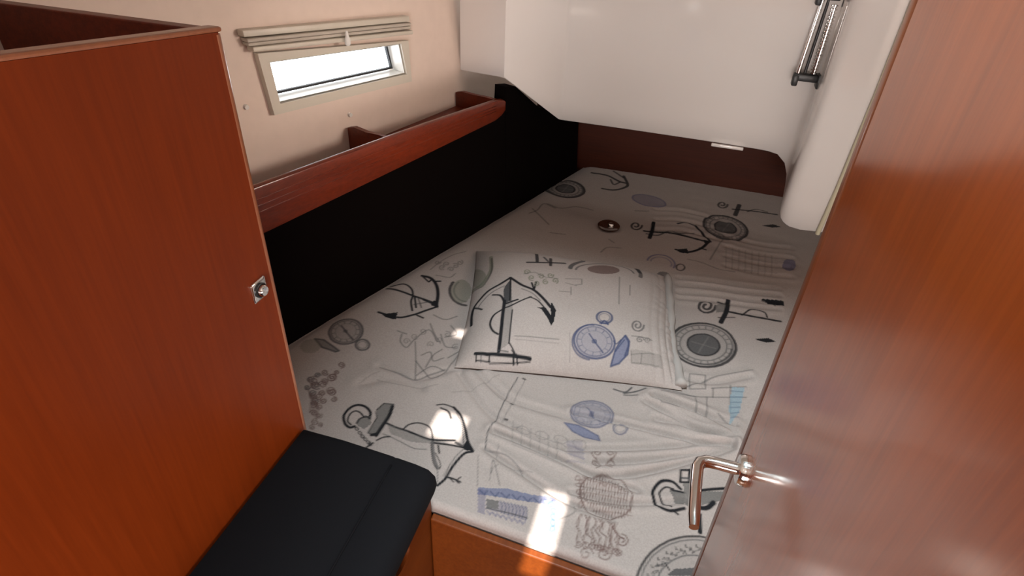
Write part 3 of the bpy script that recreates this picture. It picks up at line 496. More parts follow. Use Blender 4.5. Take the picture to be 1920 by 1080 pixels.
('s',1,5.6,0.63,0,[-368,1566,-368,1553,-370,1540,-375,1528,-382,1518,-392,1510,-403,1504,-415,1501,-428,1501,-440,1503,-452,1509,-463,1517,-471,1527,-478,1539,-482,1552,-483,1565,-481,1578,-476,1591,-469,1602,-459,1610,-448,1616,-435,1619,-422,1620,-409,1616,-397,1610,-386,1602,-378,1591,-372,1579,-368,1566]),
('f',1,0.0,0.85,0,[-385,1564,-385,1551,-389,1539,-396,1529,-406,1522,-418,1518,-430,1519,-442,1523,-452,1531,-460,1542,-464,1554,-465,1567,-461,1579,-454,1590,-444,1597,-432,1601,-419,1600,-407,1596,-397,1587,-389,1576]),
('s',0,6.7,0.9,0,[-385,1564,-385,1555,-386,1546,-390,1537,-395,1530,-402,1524,-409,1520,-418,1518,-427,1518,-436,1520,-444,1524,-451,1530,-457,1537,-462,1545,-464,1554,-465,1563,-464,1572,-461,1581,-455,1588,-449,1594,-441,1599,-432,1601,-423,1601,-414,1599,-406,1595,-398,1589,-392,1581,-388,1573,-385,1564]),
('s',1,5.5,0.54,0,[-365,1566,-358,1567]),
('s',1,5.5,0.54,0,[-365,1550,-357,1549]),
('s',1,5.5,0.54,0,[-368,1535,-362,1532]),
('s',1,5.4,0.54,0,[-376,1521,-370,1516]),
('s',1,5.4,0.54,0,[-386,1509,-382,1504]),
('s',1,5.4,0.54,0,[-399,1502,-397,1495]),
('s',1,5.4,0.54,0,[-414,1498,-413,1490]),
('s',1,5.4,0.54,0,[-430,1498,-431,1491]),
('s',1,5.4,0.54,0,[-445,1502,-448,1495]),
('s',1,5.5,0.54,0,[-459,1510,-463,1504]),
('s',1,5.5,0.54,0,[-471,1521,-477,1517]),
('s',1,5.6,0.54,0,[-480,1535,-487,1533]),
('s',1,5.6,0.54,0,[-485,1551,-492,1550]),
('s',1,5.7,0.54,0,[-486,1568,-494,1569]),
('s',1,5.7,0.54,0,[-483,1584,-490,1587]),
('s',1,5.7,0.54,0,[-476,1599,-482,1603]),
('s',1,5.8,0.54,0,[-465,1610,-470,1617]),
('s',1,5.8,0.54,0,[-451,1619,-454,1626]),
('s',1,5.8,0.54,0,[-436,1623,-437,1631]),
('s',1,5.7,0.54,0,[-420,1623,-419,1630]),
('s',1,5.7,0.54,0,[-404,1618,-401,1625]),
('s',1,5.7,0.54,0,[-389,1609,-385,1615]),
('s',1,5.6,0.54,0,[-378,1597,-372,1602]),
('s',1,5.6,0.54,0,[-369,1583,-363,1585]),
('s',4,5.6,0.8,0,[-425,1559,-395,1559]),
('s',4,5.5,0.8,0,[-425,1559,-429,1524]),
('s',4,5.6,0.8,0,[-425,1559,-455,1559]),
('s',4,5.6,0.8,0,[-425,1559,-420,1595]),
('f',6,0.0,0.5,0,[-17,1583,-20,1568,-30,1555,-45,1546,-63,1541,-83,1541,-104,1546,-123,1554,-138,1567,-148,1582,-152,1598,-149,1613,-140,1627,-125,1636,-106,1641,-85,1641,-63,1636,-44,1627,-30,1614,-20,1598]),
('s',6,7.8,0.7,0,[-17,1583,-19,1572,-24,1562,-32,1554,-42,1547,-55,1543,-69,1541,-83,1541,-98,1544,-112,1549,-125,1556,-136,1565,-145,1575,-150,1587,-152,1598,-151,1609,-146,1619,-138,1628,-127,1635,-114,1640,-100,1642,-85,1641,-69,1638,-55,1633,-42,1625,-31,1616,-23,1605,-19,1594,-17,1583]),
('s',6,6.9,0.8,0,[-35,1139,-35,1145,-34,1151,-32,1158,-30,1164,-27,1170,-24,1175,-19,1180,-15,1184,-10,1188,-5,1191,1,1193,7,1194,13,1195,18,1195,24,1194,29,1192,34,1189,39,1186,43,1182,47,1177,50,1172,53,1166,55,1160,56,1154,56,1148,56,1141,55,1135,54,1129]),
('s',6,5.4,0.6,0,[-24,1139,-24,1144,-23,1149,-22,1153,-20,1157,-18,1161,-15,1165,-12,1169,-9,1172,-5,1174,-1,1176,3,1178,8,1179,12,1179,17,1179,21,1179,25,1177,29,1175,32,1173,36,1170,39,1167,41,1163,43,1160,44,1155,45,1151,46,1147,46,1142,45,1138,44,1133]),
('s',0,6.0,0.8,0,[89,1148,89,1143,88,1138,87,1134,85,1129,83,1126,80,1123,77,1121,74,1120,71,1121,68,1122,66,1124,64,1128,63,1131,62,1136,62,1141,62,1145,64,1150,66,1154,68,1158,71,1161,74,1163,77,1163,80,1163,83,1162,85,1159,87,1156,88,1152,89,1148]),
('f',1,0.0,0.7,0,[47,1072,46,1066,43,1060,39,1055,33,1052,27,1050,20,1050,14,1053,10,1057,7,1062,6,1068,6,1074,9,1080,14,1085,20,1089,26,1090,33,1090,39,1088,43,1084,46,1078]),
('f',6,0.0,0.8,0,[452,1320,450,1306,446,1292,441,1280,434,1272,428,1267,421,1266,416,1269,411,1277,409,1288,409,1301,410,1316,414,1330,420,1342,426,1351,433,1356,440,1357,445,1353,450,1345,452,1334]),
('s',1,6.5,0.5,1,[-460,1395,-403,1377,-347,1417,-281,1418]),
('s',1,6.2,0.5,1,[-503,1331,-457,1282,-412,1235]),
('s',1,5.8,0.5,1,[-392,1180,-339,1191]),
('s',1,5.7,0.5,1,[-183,1224,-163,1209]),
('s',1,5.5,0.5,1,[-195,1124,-179,1166,-135,1180]),
('s',1,6.4,0.5,1,[-504,1288,-482,1327,-472,1389,-421,1369]),
('s',1,5.3,0.5,1,[94,1207,143,1206,198,1187,251,1189]),
('s',1,5.7,0.5,1,[169,1240,193,1343,214,1427]),
('s',1,6.5,0.5,1,[-125,1482,-76,1498]),
('s',1,4.7,0.25,0,[221,1356,222,1198]),
('s',1,4.7,0.25,0,[244,1356,243,1201]),
('s',1,4.7,0.25,0,[266,1357,264,1203]),
('s',1,4.7,0.25,0,[288,1357,285,1206]),
('s',1,4.6,0.25,0,[310,1358,306,1209]),
('s',1,4.6,0.25,0,[333,1358,327,1212]),
('s',1,4.6,0.25,0,[354,1358,348,1215]),
('s',1,4.6,0.25,0,[376,1359,369,1218]),
('s',1,4.8,0.25,0,[216,1330,392,1338]),
('s',1,4.7,0.25,0,[217,1288,390,1304]),
('s',1,4.6,0.25,0,[218,1248,389,1271]),
('s',1,4.5,0.25,0,[219,1209,387,1238]),
('s',0,8.5,0.9,0,[196,960,193,942,185,927,174,917,163,914,154,919,148,929,147,942,150,956,157,967,166,973,174,973,180,968,183,960,182,950,179,941,174,935,168,933,164,934,161,938,160,943,161,948,163,953,166,955]),
('f',4,0.0,0.8,0,[194,961,228,998,235,948,200,929]),
('s',0,14.2,1.0,1,[232,1003,229,950,214,884]),
('s',0,6.6,1.0,1,[203,988,221,986]),
('s',0,8.9,1.0,1,[235,948,300,953,385,961]),
('s',0,5.1,1.0,1,[274,947,301,984,339,986,348,966]),
('s',0,5.1,0.8,1,[206,905,253,926]),
('f',0,0.0,1,0,[331,1054,400,1072,398,1044,364,1039]),
('f',0,0.0,1,0,[307,843,348,865,369,856,338,839]),
('s',0,6.5,1.0,1,[335,1051,364,1052,392,1055]),
('s',0,5.1,1.0,1,[363,1043,372,1034]),
('f',4,0.0,0.35,0,[258,771,251,740,237,710,217,686,192,668,166,658,140,658,116,667,97,684,84,708,80,738,84,771,97,802,118,830,144,850,173,861,202,860,226,849,245,829,256,802]),
('s',0,8.4,0.9,0,[258,771,254,749,246,727,235,707,220,689,203,675,185,664,166,658,147,657,129,660,113,668,99,681,89,697,82,717,80,738,82,761,88,785,99,807,114,826,132,842,152,854,173,861,194,862,213,857,230,847,243,833,252,814,257,794,258,771]),
('s',1,4.6,0.72,0,[249,770,246,749,239,730,228,711,215,695,200,682,183,673,166,668,149,667,133,670,118,677,106,688,97,703,91,720,89,740,91,761,97,782,107,801,120,819,136,833,154,844,173,850,191,850,208,846,223,838,235,825,244,808,248,790,249,770]),
('s',1,4.2,0.63,0,[233,767,231,750,225,735,217,720,206,707,194,696,181,689,167,685,153,684,140,686,128,692,118,701,111,713,106,727,105,743,107,760,112,776,120,792,130,806,143,817,157,825,172,830,187,831,200,828,212,821,222,811,229,798,233,783,233,767]),
('f',1,0.0,0.85,0,[214,763,211,747,204,732,194,720,181,711,168,706,154,705,142,710,133,719,127,732,125,747,127,763,134,778,144,792,157,801,171,807,185,807,197,801,207,792,212,778]),
('s',0,5.0,0.9,0,[214,763,212,752,208,741,202,730,195,721,187,714,177,709,168,706,158,705,149,707,141,711,134,717,129,726,126,736,125,747,126,758,129,770,135,780,142,790,151,798,161,803,171,807,181,807,191,805,199,800,206,793,210,784,213,774,214,763]),
('s',1,4.2,0.54,0,[237,767,245,769]),
('s',1,4.1,0.54,0,[233,747,241,746]),
('s',1,4.0,0.54,0,[225,728,232,725]),
('s',1,4.0,0.54,0,[214,711,219,706]),
('s',1,4.0,0.54,0,[200,697,203,690]),
('s',1,4.0,0.54,0,[184,686,185,679]),
('s',1,4.0,0.54,0,[167,681,166,672]),
('s',1,4.0,0.54,0,[150,680,148,671]),
('s',1,4.0,0.54,0,[134,684,130,676]),
('s',1,4.0,0.54,0,[121,693,115,686]),
('s',1,4.1,0.54,0,[110,706,103,701]),
('s',1,4.2,0.54,0,[103,723,96,719]),
('s',1,4.2,0.54,0,[101,742,93,741]),
('s',1,4.3,0.54,0,[104,763,96,764]),
('s',1,4.3,0.54,0,[111,783,104,786]),
('s',1,4.4,0.54,0,[122,802,116,807]),
('s',1,4.4,0.54,0,[137,817,133,825]),
('s',1,4.4,0.54,0,[154,828,152,837]),
('s',1,4.4,0.54,0,[172,834,172,844]),
('s',1,4.4,0.54,0,[190,835,193,845]),
('s',1,4.4,0.54,0,[206,830,211,839]),
('s',1,4.3,0.54,0,[220,819,226,827]),
('s',1,4.3,0.54,0,[230,805,237,811]),
('s',1,4.2,0.54,0,[236,787,244,791]),
('s',4,4.2,0.8,0,[169,755,203,753]),
('s',4,4.1,0.8,0,[169,755,157,714]),
('s',4,4.2,0.8,0,[169,755,136,756]),
('s',4,4.2,0.8,0,[169,755,182,798]),
('s',0,4.8,0.6,0,[246,769,245,761,244,753,241,745,239,737,235,729,231,721,227,714,222,707,217,701,211,695,205,690,199,685,192,681,186,677,179,674,172,672,165,670,158,669,151,669,144,670,138,671,132,673,126,676,120,679,115,684,110,688,106,694,102,700]),
('s',1,4.0,0.55,0,[140,614,144,559,183,575,180,627,140,614]),
('s',1,3.8,0.55,0,[75,518,172,541,285,588]),
('s',1,3.9,0.55,0,[198,582,285,627]),
('s',1,3.7,0.55,0,[161,531,166,486]),
('s',1,3.7,0.55,0,[188,547,191,475]),
('s',1,3.9,0.55,0,[54,522,113,534,161,536]),
('s',1,3.9,0.55,0,[202,584,203,554]),
('s',1,3.8,0.55,0,[245,614,247,520]),
('s',1,3.7,0.55,0,[69,498,79,474,118,478]),
('s',1,3.6,0.55,0,[217,496,247,476]),
('s',1,4.0,0.55,0,[124,551,213,638,302,701]),
('f',8,0.0,0.7,0,[249,609,281,622,269,529,247,476,243,529]),
('s',2,3.4,0.5,0,[246,595,277,605]),
('s',2,3.4,0.5,0,[246,574,275,585]),
('s',2,3.3,0.5,0,[246,554,272,565]),
('s',2,3.3,0.5,0,[246,534,270,546]),
('s',2,3.2,0.5,0,[247,514,268,527]),
('s',2,3.2,0.5,0,[247,495,266,508]),
('s',1,4.8,0.9,1,[-42,482,-13,482,1,505]),
('s',1,4.8,0.9,1,[-15,477,8,491,36,514]),
('s',1,4.2,0.7,1,[-14,471,19,482]),
('f',5,0.0,0.35,0,[-28,388,-29,373,-35,359,-45,346,-58,337,-73,330,-89,329,-103,331,-116,338,-125,349,-129,362,-129,377,-123,391,-113,405,-100,415,-84,422,-68,423,-53,420,-40,413,-32,402]),
('s',2,4.5,0.65,0,[-28,388,-28,377,-31,367,-36,357,-44,348,-52,340,-62,334,-73,330,-84,329,-95,329,-105,332,-114,337,-121,344,-127,352,-129,362,-129,372,-127,383,-122,393,-115,403,-106,411,-96,417,-84,422,-72,423,-61,423,-51,419,-42,414,-35,407,-30,398,-28,388]),
('s',2,2.7,0.52,0,[-35,386,-35,377,-38,368,-42,359,-48,352,-56,345,-65,340,-74,337,-84,335,-93,336,-102,338,-109,342,-115,348,-120,355,-122,364,-122,373,-120,382,-116,391,-110,399,-102,406,-93,411,-83,415,-73,416,-64,416,-55,413,-47,409,-41,402,-37,395,-35,386]),
('s',2,1.8,0.33,0,[-47,383,-47,377,-49,370,-52,364,-57,358,-62,353,-69,350,-75,347,-82,346,-89,346,-95,348,-101,351,-105,355,-108,361,-110,367,-110,373,-109,380,-105,386,-101,392,-95,397,-89,401,-82,404,-75,405,-68,404,-61,402,-56,399,-52,395,-49,389,-47,383]),
('s',2,2.2,0.45,0,[-45,384,-38,385]),
('s',2,2.2,0.45,0,[-48,367,-42,366]),
('s',2,2.2,0.45,0,[-59,354,-55,349]),
('s',2,2.2,0.45,0,[-75,345,-74,339]),
('s',2,2.2,0.45,0,[-92,345,-95,339]),
('s',2,2.2,0.45,0,[-106,353,-111,348]),
('s',2,2.2,0.45,0,[-112,366,-119,364]),
('s',2,2.3,0.45,0,[-110,383,-116,384]),
('s',2,2.3,0.45,0,[-99,397,-103,402]),
('s',2,2.3,0.45,0,[-82,405,-83,412]),
('s',2,2.3,0.45,0,[-65,406,-62,412]),
('s',2,2.3,0.45,0,[-51,398,-45,402]),
('s',2,3.6,0.65,0,[-95,390,-79,375,-54,354]),
('f',2,0.0,0.52,0,[-72,378,-72,376,-72,374,-74,372,-75,370,-77,369,-80,368,-82,368,-83,369,-85,370,-86,372,-86,374,-85,376,-84,378,-82,380,-80,381,-78,382,-76,382,-74,381,-72,380]),
('s',2,4.3,0.65,0,[11,362,11,358,10,354,9,350,7,346,4,343,1,340,-2,338,-6,337,-10,337,-13,338,-16,340,-18,342,-20,345,-21,349,-22,353,-21,357,-20,361,-17,365,-15,368,-11,371,-8,373,-4,374,-1,374,3,373,6,372,8,369,10,366,11,362]),
('s',2,2.2,0.45,0,[6,360,6,357,6,355,5,352,3,349,1,347,-1,345,-3,344,-6,343,-8,343,-11,344,-13,345,-15,346,-16,348,-16,351,-17,354,-16,356,-15,359,-14,362,-12,364,-9,366,-7,367,-4,368,-2,368,0,367,3,366,4,365,5,363,6,360]),
('f',5,0.0,0.75,0,[-136,320,-102,325,-51,314,-44,298,-81,296,-111,303]),
('s',2,3.8,0.65,0,[-136,320,-102,325,-51,314,-44,298,-81,296,-111,303,-136,320]),
('s',3,3.0,0.7,0,[-42,244,-47,243,-52,246,-55,251,-56,257,-54,263,-50,268,-46,270,-42,270,-38,267,-37,263,-37,259,-38,255,-41,252,-44,251,-47,251,-48,253,-49,256,-49,259,-48,261,-46,262,-45,262,-43,261]),
('s',3,3.0,0.7,0,[-12,256,-7,260,-4,266,-3,272,-4,278,-8,282,-12,283,-17,282,-21,278,-23,273,-23,269,-21,265,-19,263,-16,262,-13,264,-10,266,-9,269,-10,272,-11,274,-12,275,-14,275,-16,274,-16,272]),
('s',3,2.9,0.7,0,[-38,214,-33,218,-30,224,-29,230,-31,236,-34,239,-39,240,-43,239,-47,236,-49,231,-49,227,-47,223,-45,221,-41,220,-38,222,-36,224,-35,227,-36,230,-37,232,-39,233,-40,233,-42,232,-42,230]),
('s',3,3.0,0.7,0,[-6,230,-11,230,-16,232,-19,237,-19,243,-17,249,-14,253,-10,256,-5,255,-2,253,0,249,-1,245,-2,241,-5,238,-8,237,-10,238,-12,239,-13,242,-13,245,-11,247,-10,248,-8,248,-7,247]),
('s',3,2.7,0.8,0,[51,154,48,142,42,131,35,122,25,114,14,108,2,105,-10,104,-22,105,-33,109,-43,116,-51,124,-57,134,-60,146,-61,158,-58,170,-53,181,-45,192,-35,200,-24,207,-11,210,2,211,14,209,26,204,36,197,44,188,49,177,51,166,51,154]),
('s',3,2.3,0.75,1,[-62,175,-60,155,-54,137]),
('s',3,2.3,0.75,1,[-57,185,-53,155,-45,128]),
('s',3,2.3,0.75,1,[-52,191,-46,155,-38,122]),
('s',3,2.3,0.75,1,[-46,196,-39,155,-30,118]),
('s',3,2.3,0.75,1,[-39,199,-33,155,-23,115]),
('s',3,2.3,0.75,1,[-33,202,-26,155,-16,112]),
('s',3,2.3,0.75,1,[-26,204,-19,155,-9,111]),
('s',3,2.3,0.75,1,[-20,204,-12,155,-2,110]),
('s',3,2.3,0.75,1,[-13,205,-6,155,4,110]),
('s',3,2.3,0.75,1,[-6,204,1,155,10,110]),
('s',3,2.3,0.75,1,[1,203,7,155,17,111]),
('s',3,2.3,0.75,1,[8,201,14,155,23,113]),
('s',3,2.3,0.75,1,[15,199,21,155,29,115]),
('s',3,2.3,0.75,1,[23,195,27,155,35,118]),
('s',3,2.2,0.75,1,[30,190,34,155,40,122]),
('s',3,2.2,0.75,1,[38,184,40,155,46,128]),
('s',3,2.2,0.75,1,[46,174,47,155,51,137]),
('s',3,1.8,0.5,1,[-57,161,35,177]),
('s',3,1.8,0.5,1,[-50,149,40,165]),
('s',3,1.8,0.5,1,[-43,137,45,154]),
('s',3,1.8,0.5,1,[-37,125,50,143]),
('s',3,1.8,0.5,1,[-30,114,55,132]),
('s',3,2.4,0.7,0,[-67,178,-67,177,-67,176,-68,175,-68,174,-69,173,-70,173,-71,172,-72,172,-73,172,-74,172,-75,172,-75,173,-76,174,-76,175,-76,176,-76,177,-76,178,-75,179,-74,180,-74,181,-73,181,-72,181,-71,182,-70,181,-69,181,-68,180,-67,179,-67,178]),
('s',3,2.4,0.7,0,[-58,174,-58,172,-58,171,-58,170,-59,169,-59,168,-60,168,-61,167,-62,167,-63,167,-64,167,-65,168,-66,168,-66,169,-67,170,-67,171,-67,172,-66,173,-66,174,-65,175,-64,176,-63,176,-62,177,-61,177,-60,176,-59,176,-59,175,-58,174,-58,174]),
('s',3,2.3,0.7,0,[-62,163,-62,162,-62,161,-62,160,-63,159,-64,158,-65,157,-66,157,-67,157,-68,157,-69,157,-69,157,-70,158,-71,159,-71,160,-71,161,-71,162,-71,163,-70,164,-69,165,-68,165,-67,166,-66,166,-65,166,-64,166,-64,166,-63,165,-62,164,-62,163]),
('s',3,2.3,0.7,0,[-53,158,-53,157,-53,156,-53,155,-54,154,-54,153,-55,153,-56,152,-57,152,-58,152,-59,152,-60,152,-61,153,-61,154,-62,155,-62,156,-62,157,-61,158,-61,159,-60,160,-59,160,-58,161,-57,161,-56,161,-55,161,-54,161,-54,160,-53,159,-53,158]),
('s',3,2.3,0.7,0,[-57,148,-57,147,-57,146,-57,145,-58,144,-59,143,-60,142,-61,142,-62,142,-63,142,-64,142,-64,142,-65,143,-66,144,-66,145,-66,146,-66,147,-66,148,-65,149,-64,149,-63,150,-62,151,-61,151,-60,151,-59,151,-59,150,-58,150,-57,149,-57,148]),
('s',3,2.3,0.7,0,[-48,143,-48,142,-48,141,-48,140,-49,139,-50,139,-50,138,-51,137,-52,137,-53,137,-54,137,-55,138,-56,138,-56,139,-57,140,-57,141,-57,142,-56,143,-56,144,-55,145,-54,146,-53,146,-52,146,-51,146,-50,146,-49,146,-49,145,-48,144,-48,143]),
('s',3,2.3,0.7,0,[-52,133,-52,132,-52,131,-53,130,-53,129,-54,129,-55,128,-56,127,-57,127,-58,127,-59,127,-59,128,-60,128,-61,129,-61,130,-61,131,-61,132,-61,133,-60,134,-59,135,-58,135,-58,136,-57,136,-56,136,-55,136,-54,136,-53,135,-53,134,-52,133]),
('s',3,2.2,0.7,0,[-43,129,-43,128,-43,127,-44,126,-44,125,-45,124,-46,123,-47,123,-48,123,-49,123,-49,123,-50,123,-51,124,-52,124,-52,125,-52,126,-52,127,-51,128,-51,129,-50,130,-49,131,-48,131,-47,132,-46,132,-45,131,-45,131,-44,130,-43,130,-43,129]),
('s',3,2.2,0.7,0,[-47,119,-47,118,-48,117,-48,116,-48,115,-49,114,-50,114,-51,113,-52,113,-53,113,-54,113,-55,113,-55,114,-56,115,-56,115,-56,116,-56,117,-56,118,-55,119,-54,120,-54,121,-53,121,-52,122,-51,122,-50,122,-49,121,-48,121,-48,120,-47,119]),
('s',3,2.4,0.6,0,[-54,186,-54,185,-54,185,-54,184,-55,183,-55,182,-56,181,-57,181,-58,181,-59,181,-59,181,-60,181,-61,182,-61,183,-62,183,-62,184,-62,185,-61,186,-61,187,-60,188,-59,189,-59,189,-58,189,-57,189,-56,189,-55,189,-55,188,-54,187,-54,186]),
('s',3,2.4,0.6,0,[-42,186,-42,185,-42,184,-43,183,-43,182,-44,181,-45,181,-45,180,-46,180,-47,180,-48,180,-49,180,-49,181,-50,182,-50,183,-50,184,-50,185,-50,186,-49,186,-48,187,-48,188,-47,188,-46,188,-45,188,-44,188,-44,188,-43,187,-43,187,-42,186]),
('s',3,2.4,0.6,0,[-31,185,-31,184,-31,183,-31,182,-32,181,-32,180,-33,180,-34,179,-35,179,-35,179,-36,179,-37,180,-37,180,-38,181,-38,182,-38,183,-38,184,-38,185,-37,186,-37,186,-36,187,-35,187,-34,188,-34,188,-33,187,-32,187,-32,186,-31,186,-31,185]),
('s',3,2.3,0.6,0,[-19,184,-19,183,-19,182,-20,181,-20,180,-21,180,-21,179,-22,179,-23,178,-24,178,-25,179,-25,179,-26,180,-26,180,-27,181,-27,182,-27,183,-26,184,-26,185,-25,186,-24,186,-24,187,-23,187,-22,187,-21,187,-21,186,-20,186,-20,185,-19,184]),
('s',3,2.3,0.6,0,[-8,183,-8,182,-8,181,-8,181,-9,180,-9,179,-10,178,-11,178,-12,178,-12,178,-13,178,-14,178,-14,179,-15,180,-15,180,-15,181,-15,182,-15,183,-14,184,-14,185,-13,185,-12,186,-11,186,-11,186,-10,186,-9,186,-8,185,-8,184,-8,183]),
('s',3,2.3,0.6,0,[2,190,3,189,2,188,2,187,2,186,1,185,0,185,-1,184,-1,184,-2,184,-3,184,-4,184,-4,185,-5,186,-5,187,-5,188,-5,189,-5,189,-4,190,-3,191,-3,192,-2,192,-1,192,0,192,1,192,1,192,2,191,2,190,2,190]),
('s',3,2.3,0.6,0,[14,189,14,188,14,187,13,186,13,185,12,184,12,184,11,183,10,183,9,183,8,183,8,184,7,184,7,185,7,186,6,187,7,188,7,189,7,190,8,190,9,191,10,191,10,192,11,192,12,191,13,191,13,190,14,190,14,189]),
('s',3,2.3,0.6,0,[25,188,25,187,25,186,25,185,24,184,24,184,23,183,22,183,21,182,21,182,20,183,19,183,19,184,18,184,18,185,18,186,18,187,18,188,19,189,19,190,20,190,21,191,22,191,23,191,23,191,24,190,25,190,25,189,25,188]),
('s',3,2.3,0.6,0,[37,187,37,186,36,185,36,184,36,184,35,183,34,182,33,182,33,182,32,182,31,182,30,182,30,183,29,184,29,184,29,185,29,186,30,187,30,188,31,189,31,189,32,190,33,190,34,190,35,190,35,189,36,189,36,188,37,187]),
('s',3,2.1,0.8,1,[-46,94,-50,79,-49,66,-42,55,-43,42,-41,30]),
('s',3,1.7,0.6,1,[-43,94,-46,79,-45,66,-38,55,-39,42,-38,30]),
('s',3,2.0,0.75,0,[-43,21,-39,20,-36,20,-33,22,-31,25,-30,29,-31,31,-33,33,-35,34,-38,33,-40,32,-41,30,-41,27,-41,26,-40,24,-38,24,-36,25,-35,26,-35,27,-35,28,-35,29,-36,29]),
('s',3,2.1,0.8,1,[-37,95,-31,84,-30,71,-28,58,-33,44,-26,34]),
('s',3,1.7,0.6,1,[-34,95,-27,84,-26,71,-24,59,-29,44,-22,34]),
('s',3,2.0,0.75,0,[-21,23,-25,24,-27,26,-29,28,-28,32,-27,35,-25,37,-22,38,-19,38,-17,36,-17,34,-17,32,-18,30,-20,28,-21,28,-23,28,-24,29,-24,30,-24,32,-23,33,-22,33,-22,33]),
('s',3,2.1,0.8,1,[-28,96,-31,81,-30,68,-26,57,-14,49,-13,37]),
('s',3,1.7,0.6,1,[-25,96,-28,81,-26,68,-22,57,-10,49,-9,37]),
('s',3,2.0,0.75,0,[-7,44,-11,42,-14,40,-15,36,-16,33,-14,30,-12,29,-9,28,-7,29,-5,31,-4,34,-4,36,-5,38,-6,39,-8,39,-10,38,-11,37,-11,35,-11,34,-10,33,-10,33,-9,33]),
('s',3,2.1,0.8,1,[-19,97,-13,86,-19,70,-15,59,-9,49,-5,37]),
('s',3,1.7,0.6,1,[-16,97,-10,86,-16,70,-12,59,-5,49,-1,37]),
('s',3,2.0,0.75,0,[3,44,6,42,7,39,6,35,5,32,2,30,-1,29,-3,29,-5,31,-6,33,-6,36,-4,38,-3,39,-1,40,1,40,2,38,2,37,2,35,1,34,0,34,-1,33,-1,34]),
('s',3,2.1,0.8,1,[-10,98,-3,88,-11,71,-2,62,1,50,1,38]),
('s',3,1.7,0.6,1,[-7,98,1,88,-8,71,2,62,5,50,5,38]),
('s',3,2.0,0.75,0,[10,30,12,33,13,37,12,40,10,42,7,43,4,42,2,40,0,38,0,35,1,33,2,31,4,31,6,32,8,33,9,35,9,36,8,37,7,38,6,38,5,38,4,37]),
('s',3,2.1,0.8,1,[-2,99,1,87,-2,72,12,65,13,53,11,39]),
('s',3,1.7,0.6,1,[2,99,5,87,2,72,15,65,16,53,14,39]),
('s',3,2.0,0.75,0,[14,29,11,30,8,32,8,35,8,39,10,41,13,43,16,44,18,43,20,41,20,39,19,36,18,35,16,33,14,33,13,34,12,35,12,36,13,38,13,39,14,39,15,39]),
('s',3,2.1,0.8,1,[7,100,16,91,14,76,20,66,22,54,19,40]),
('s',3,1.7,0.6,1,[11,100,20,91,17,76,24,66,25,54,23,40]),
('s',3,2.0,0.75,0,[17,32,20,30,24,31,27,33,29,35,30,39,30,42,28,44,26,44,23,44,21,43,20,41,19,38,20,36,21,35,22,35,24,35,25,36,26,37,26,39,25,39,25,40]),
('s',3,2.1,0.8,1,[16,101,21,90,21,77,20,63,24,52,32,43]),
('s',3,1.7,0.6,1,[20,102,25,90,25,77,23,64,27,52,36,43]),
('s',3,2.0,0.75,0,[45,42,43,39,41,36,37,34,34,34,32,35,31,38,31,41,32,44,34,46,36,47,38,47,40,45,41,44,40,42,40,40,38,39,37,39,36,39,35,39,35,40,35,41]),
('s',3,2.1,0.8,1,[25,103,23,89,33,79,30,65,36,55,37,43]),
('s',3,1.7,0.6,1,[29,103,27,89,37,79,34,66,39,55,40,43]),
('s',3,2.0,0.75,0,[38,32,41,33,45,35,47,38,48,41,48,44,46,46,44,47,41,47,39,46,37,43,36,41,37,39,38,38,40,37,41,37,43,38,43,40,44,41,43,42,43,43,42,43]),
('s',3,2.5,0.9,1,[20,91,34,78,47,74]),
('s',3,2.5,0.9,0,[42,83,48,83,52,80,55,75,55,70,53,64,50,60,46,58,42,58,39,60,37,63,37,67,38,71,40,74,43,75,46,75,48,73,49,71,48,69,47,67,46,66,45,65]),
('s',3,2.4,0.8,0,[29,33,28,26,25,20,20,16,14,15,9,16,6,19,5,24,6,29,8,33,12,35,15,36,18,34,20,32,20,29,19,27,18,25,16,24,14,24]),
('s',3,2.4,0.7,0,[-5,20,-8,24,-13,27,-18,27,-23,24,-27,20,-28,15,-27,11,-25,8,-22,6,-18,7,-15,9,-13,12,-13,14,-13,17,-15,18,-17,18,-19,18,-20,17]),
('f',5,0.0,0.75,0,[-269,74,-208,95,-153,101,-105,110,-101,96,-160,81,-243,64,-263,58]),
('f',6,0.0,0.5,0,[-268,71,-250,73,-233,19,-249,20]),
('f',6,0.0,0.4,0,[-240,56,-156,69,-149,38,-190,36,-236,32]),
('f',4,0.0,0.9,0,[-242,55,-217,60,-211,42,-235,35]),
('s',2,3.2,0.7,0,[-263,70,-249,62,-247,74]),
('s',2,3.2,0.7,0,[-240,75,-226,67,-223,79]),
('s',2,3.2,0.7,0,[-217,80,-203,72,-200,83]),
('s',2,3.2,0.7,0,[-194,85,-181,77,-177,88]),
('s',2,3.1,0.7,0,[-171,90,-158,82,-154,92]),
('s',2,3.1,0.7,0,[-149,95,-135,87,-132,97]),
('s',2,3.1,0.7,0,[-126,100,-113,92,-109,102]),
('s',2,2.6,0.6,1,[-213,62,-206,52,-203,36]),
('s',2,2.6,0.6,1,[-206,63,-198,53,-196,36]),
('s',2,2.6,0.6,1,[-198,64,-191,54,-188,37]),
('s',2,2.6,0.6,1,[-190,65,-183,55,-180,38]),
('s',2,2.6,0.6,1,[-183,66,-175,56,-173,38]),
('s',2,2.6,0.6,1,[-175,67,-168,57,-165,39]),
('s',2,2.6,0.6,1,[-168,68,-160,58,-158,39]),
('s',2,2.6,0.6,1,[-160,69,-153,59,-150,40]),
('s',1,3.0,0.8,0,[-235,35,-191,41,-149,45]),
('s',6,3.0,0.7,0,[-231,29,-223,23,-221,30]),
('s',6,3.0,0.7,0,[-219,30,-211,24,-210,31]),
('s',6,3.0,0.7,0,[-207,30,-200,25,-198,32]),
('s',6,3.0,0.7,0,[-195,31,-188,25,-186,33]),
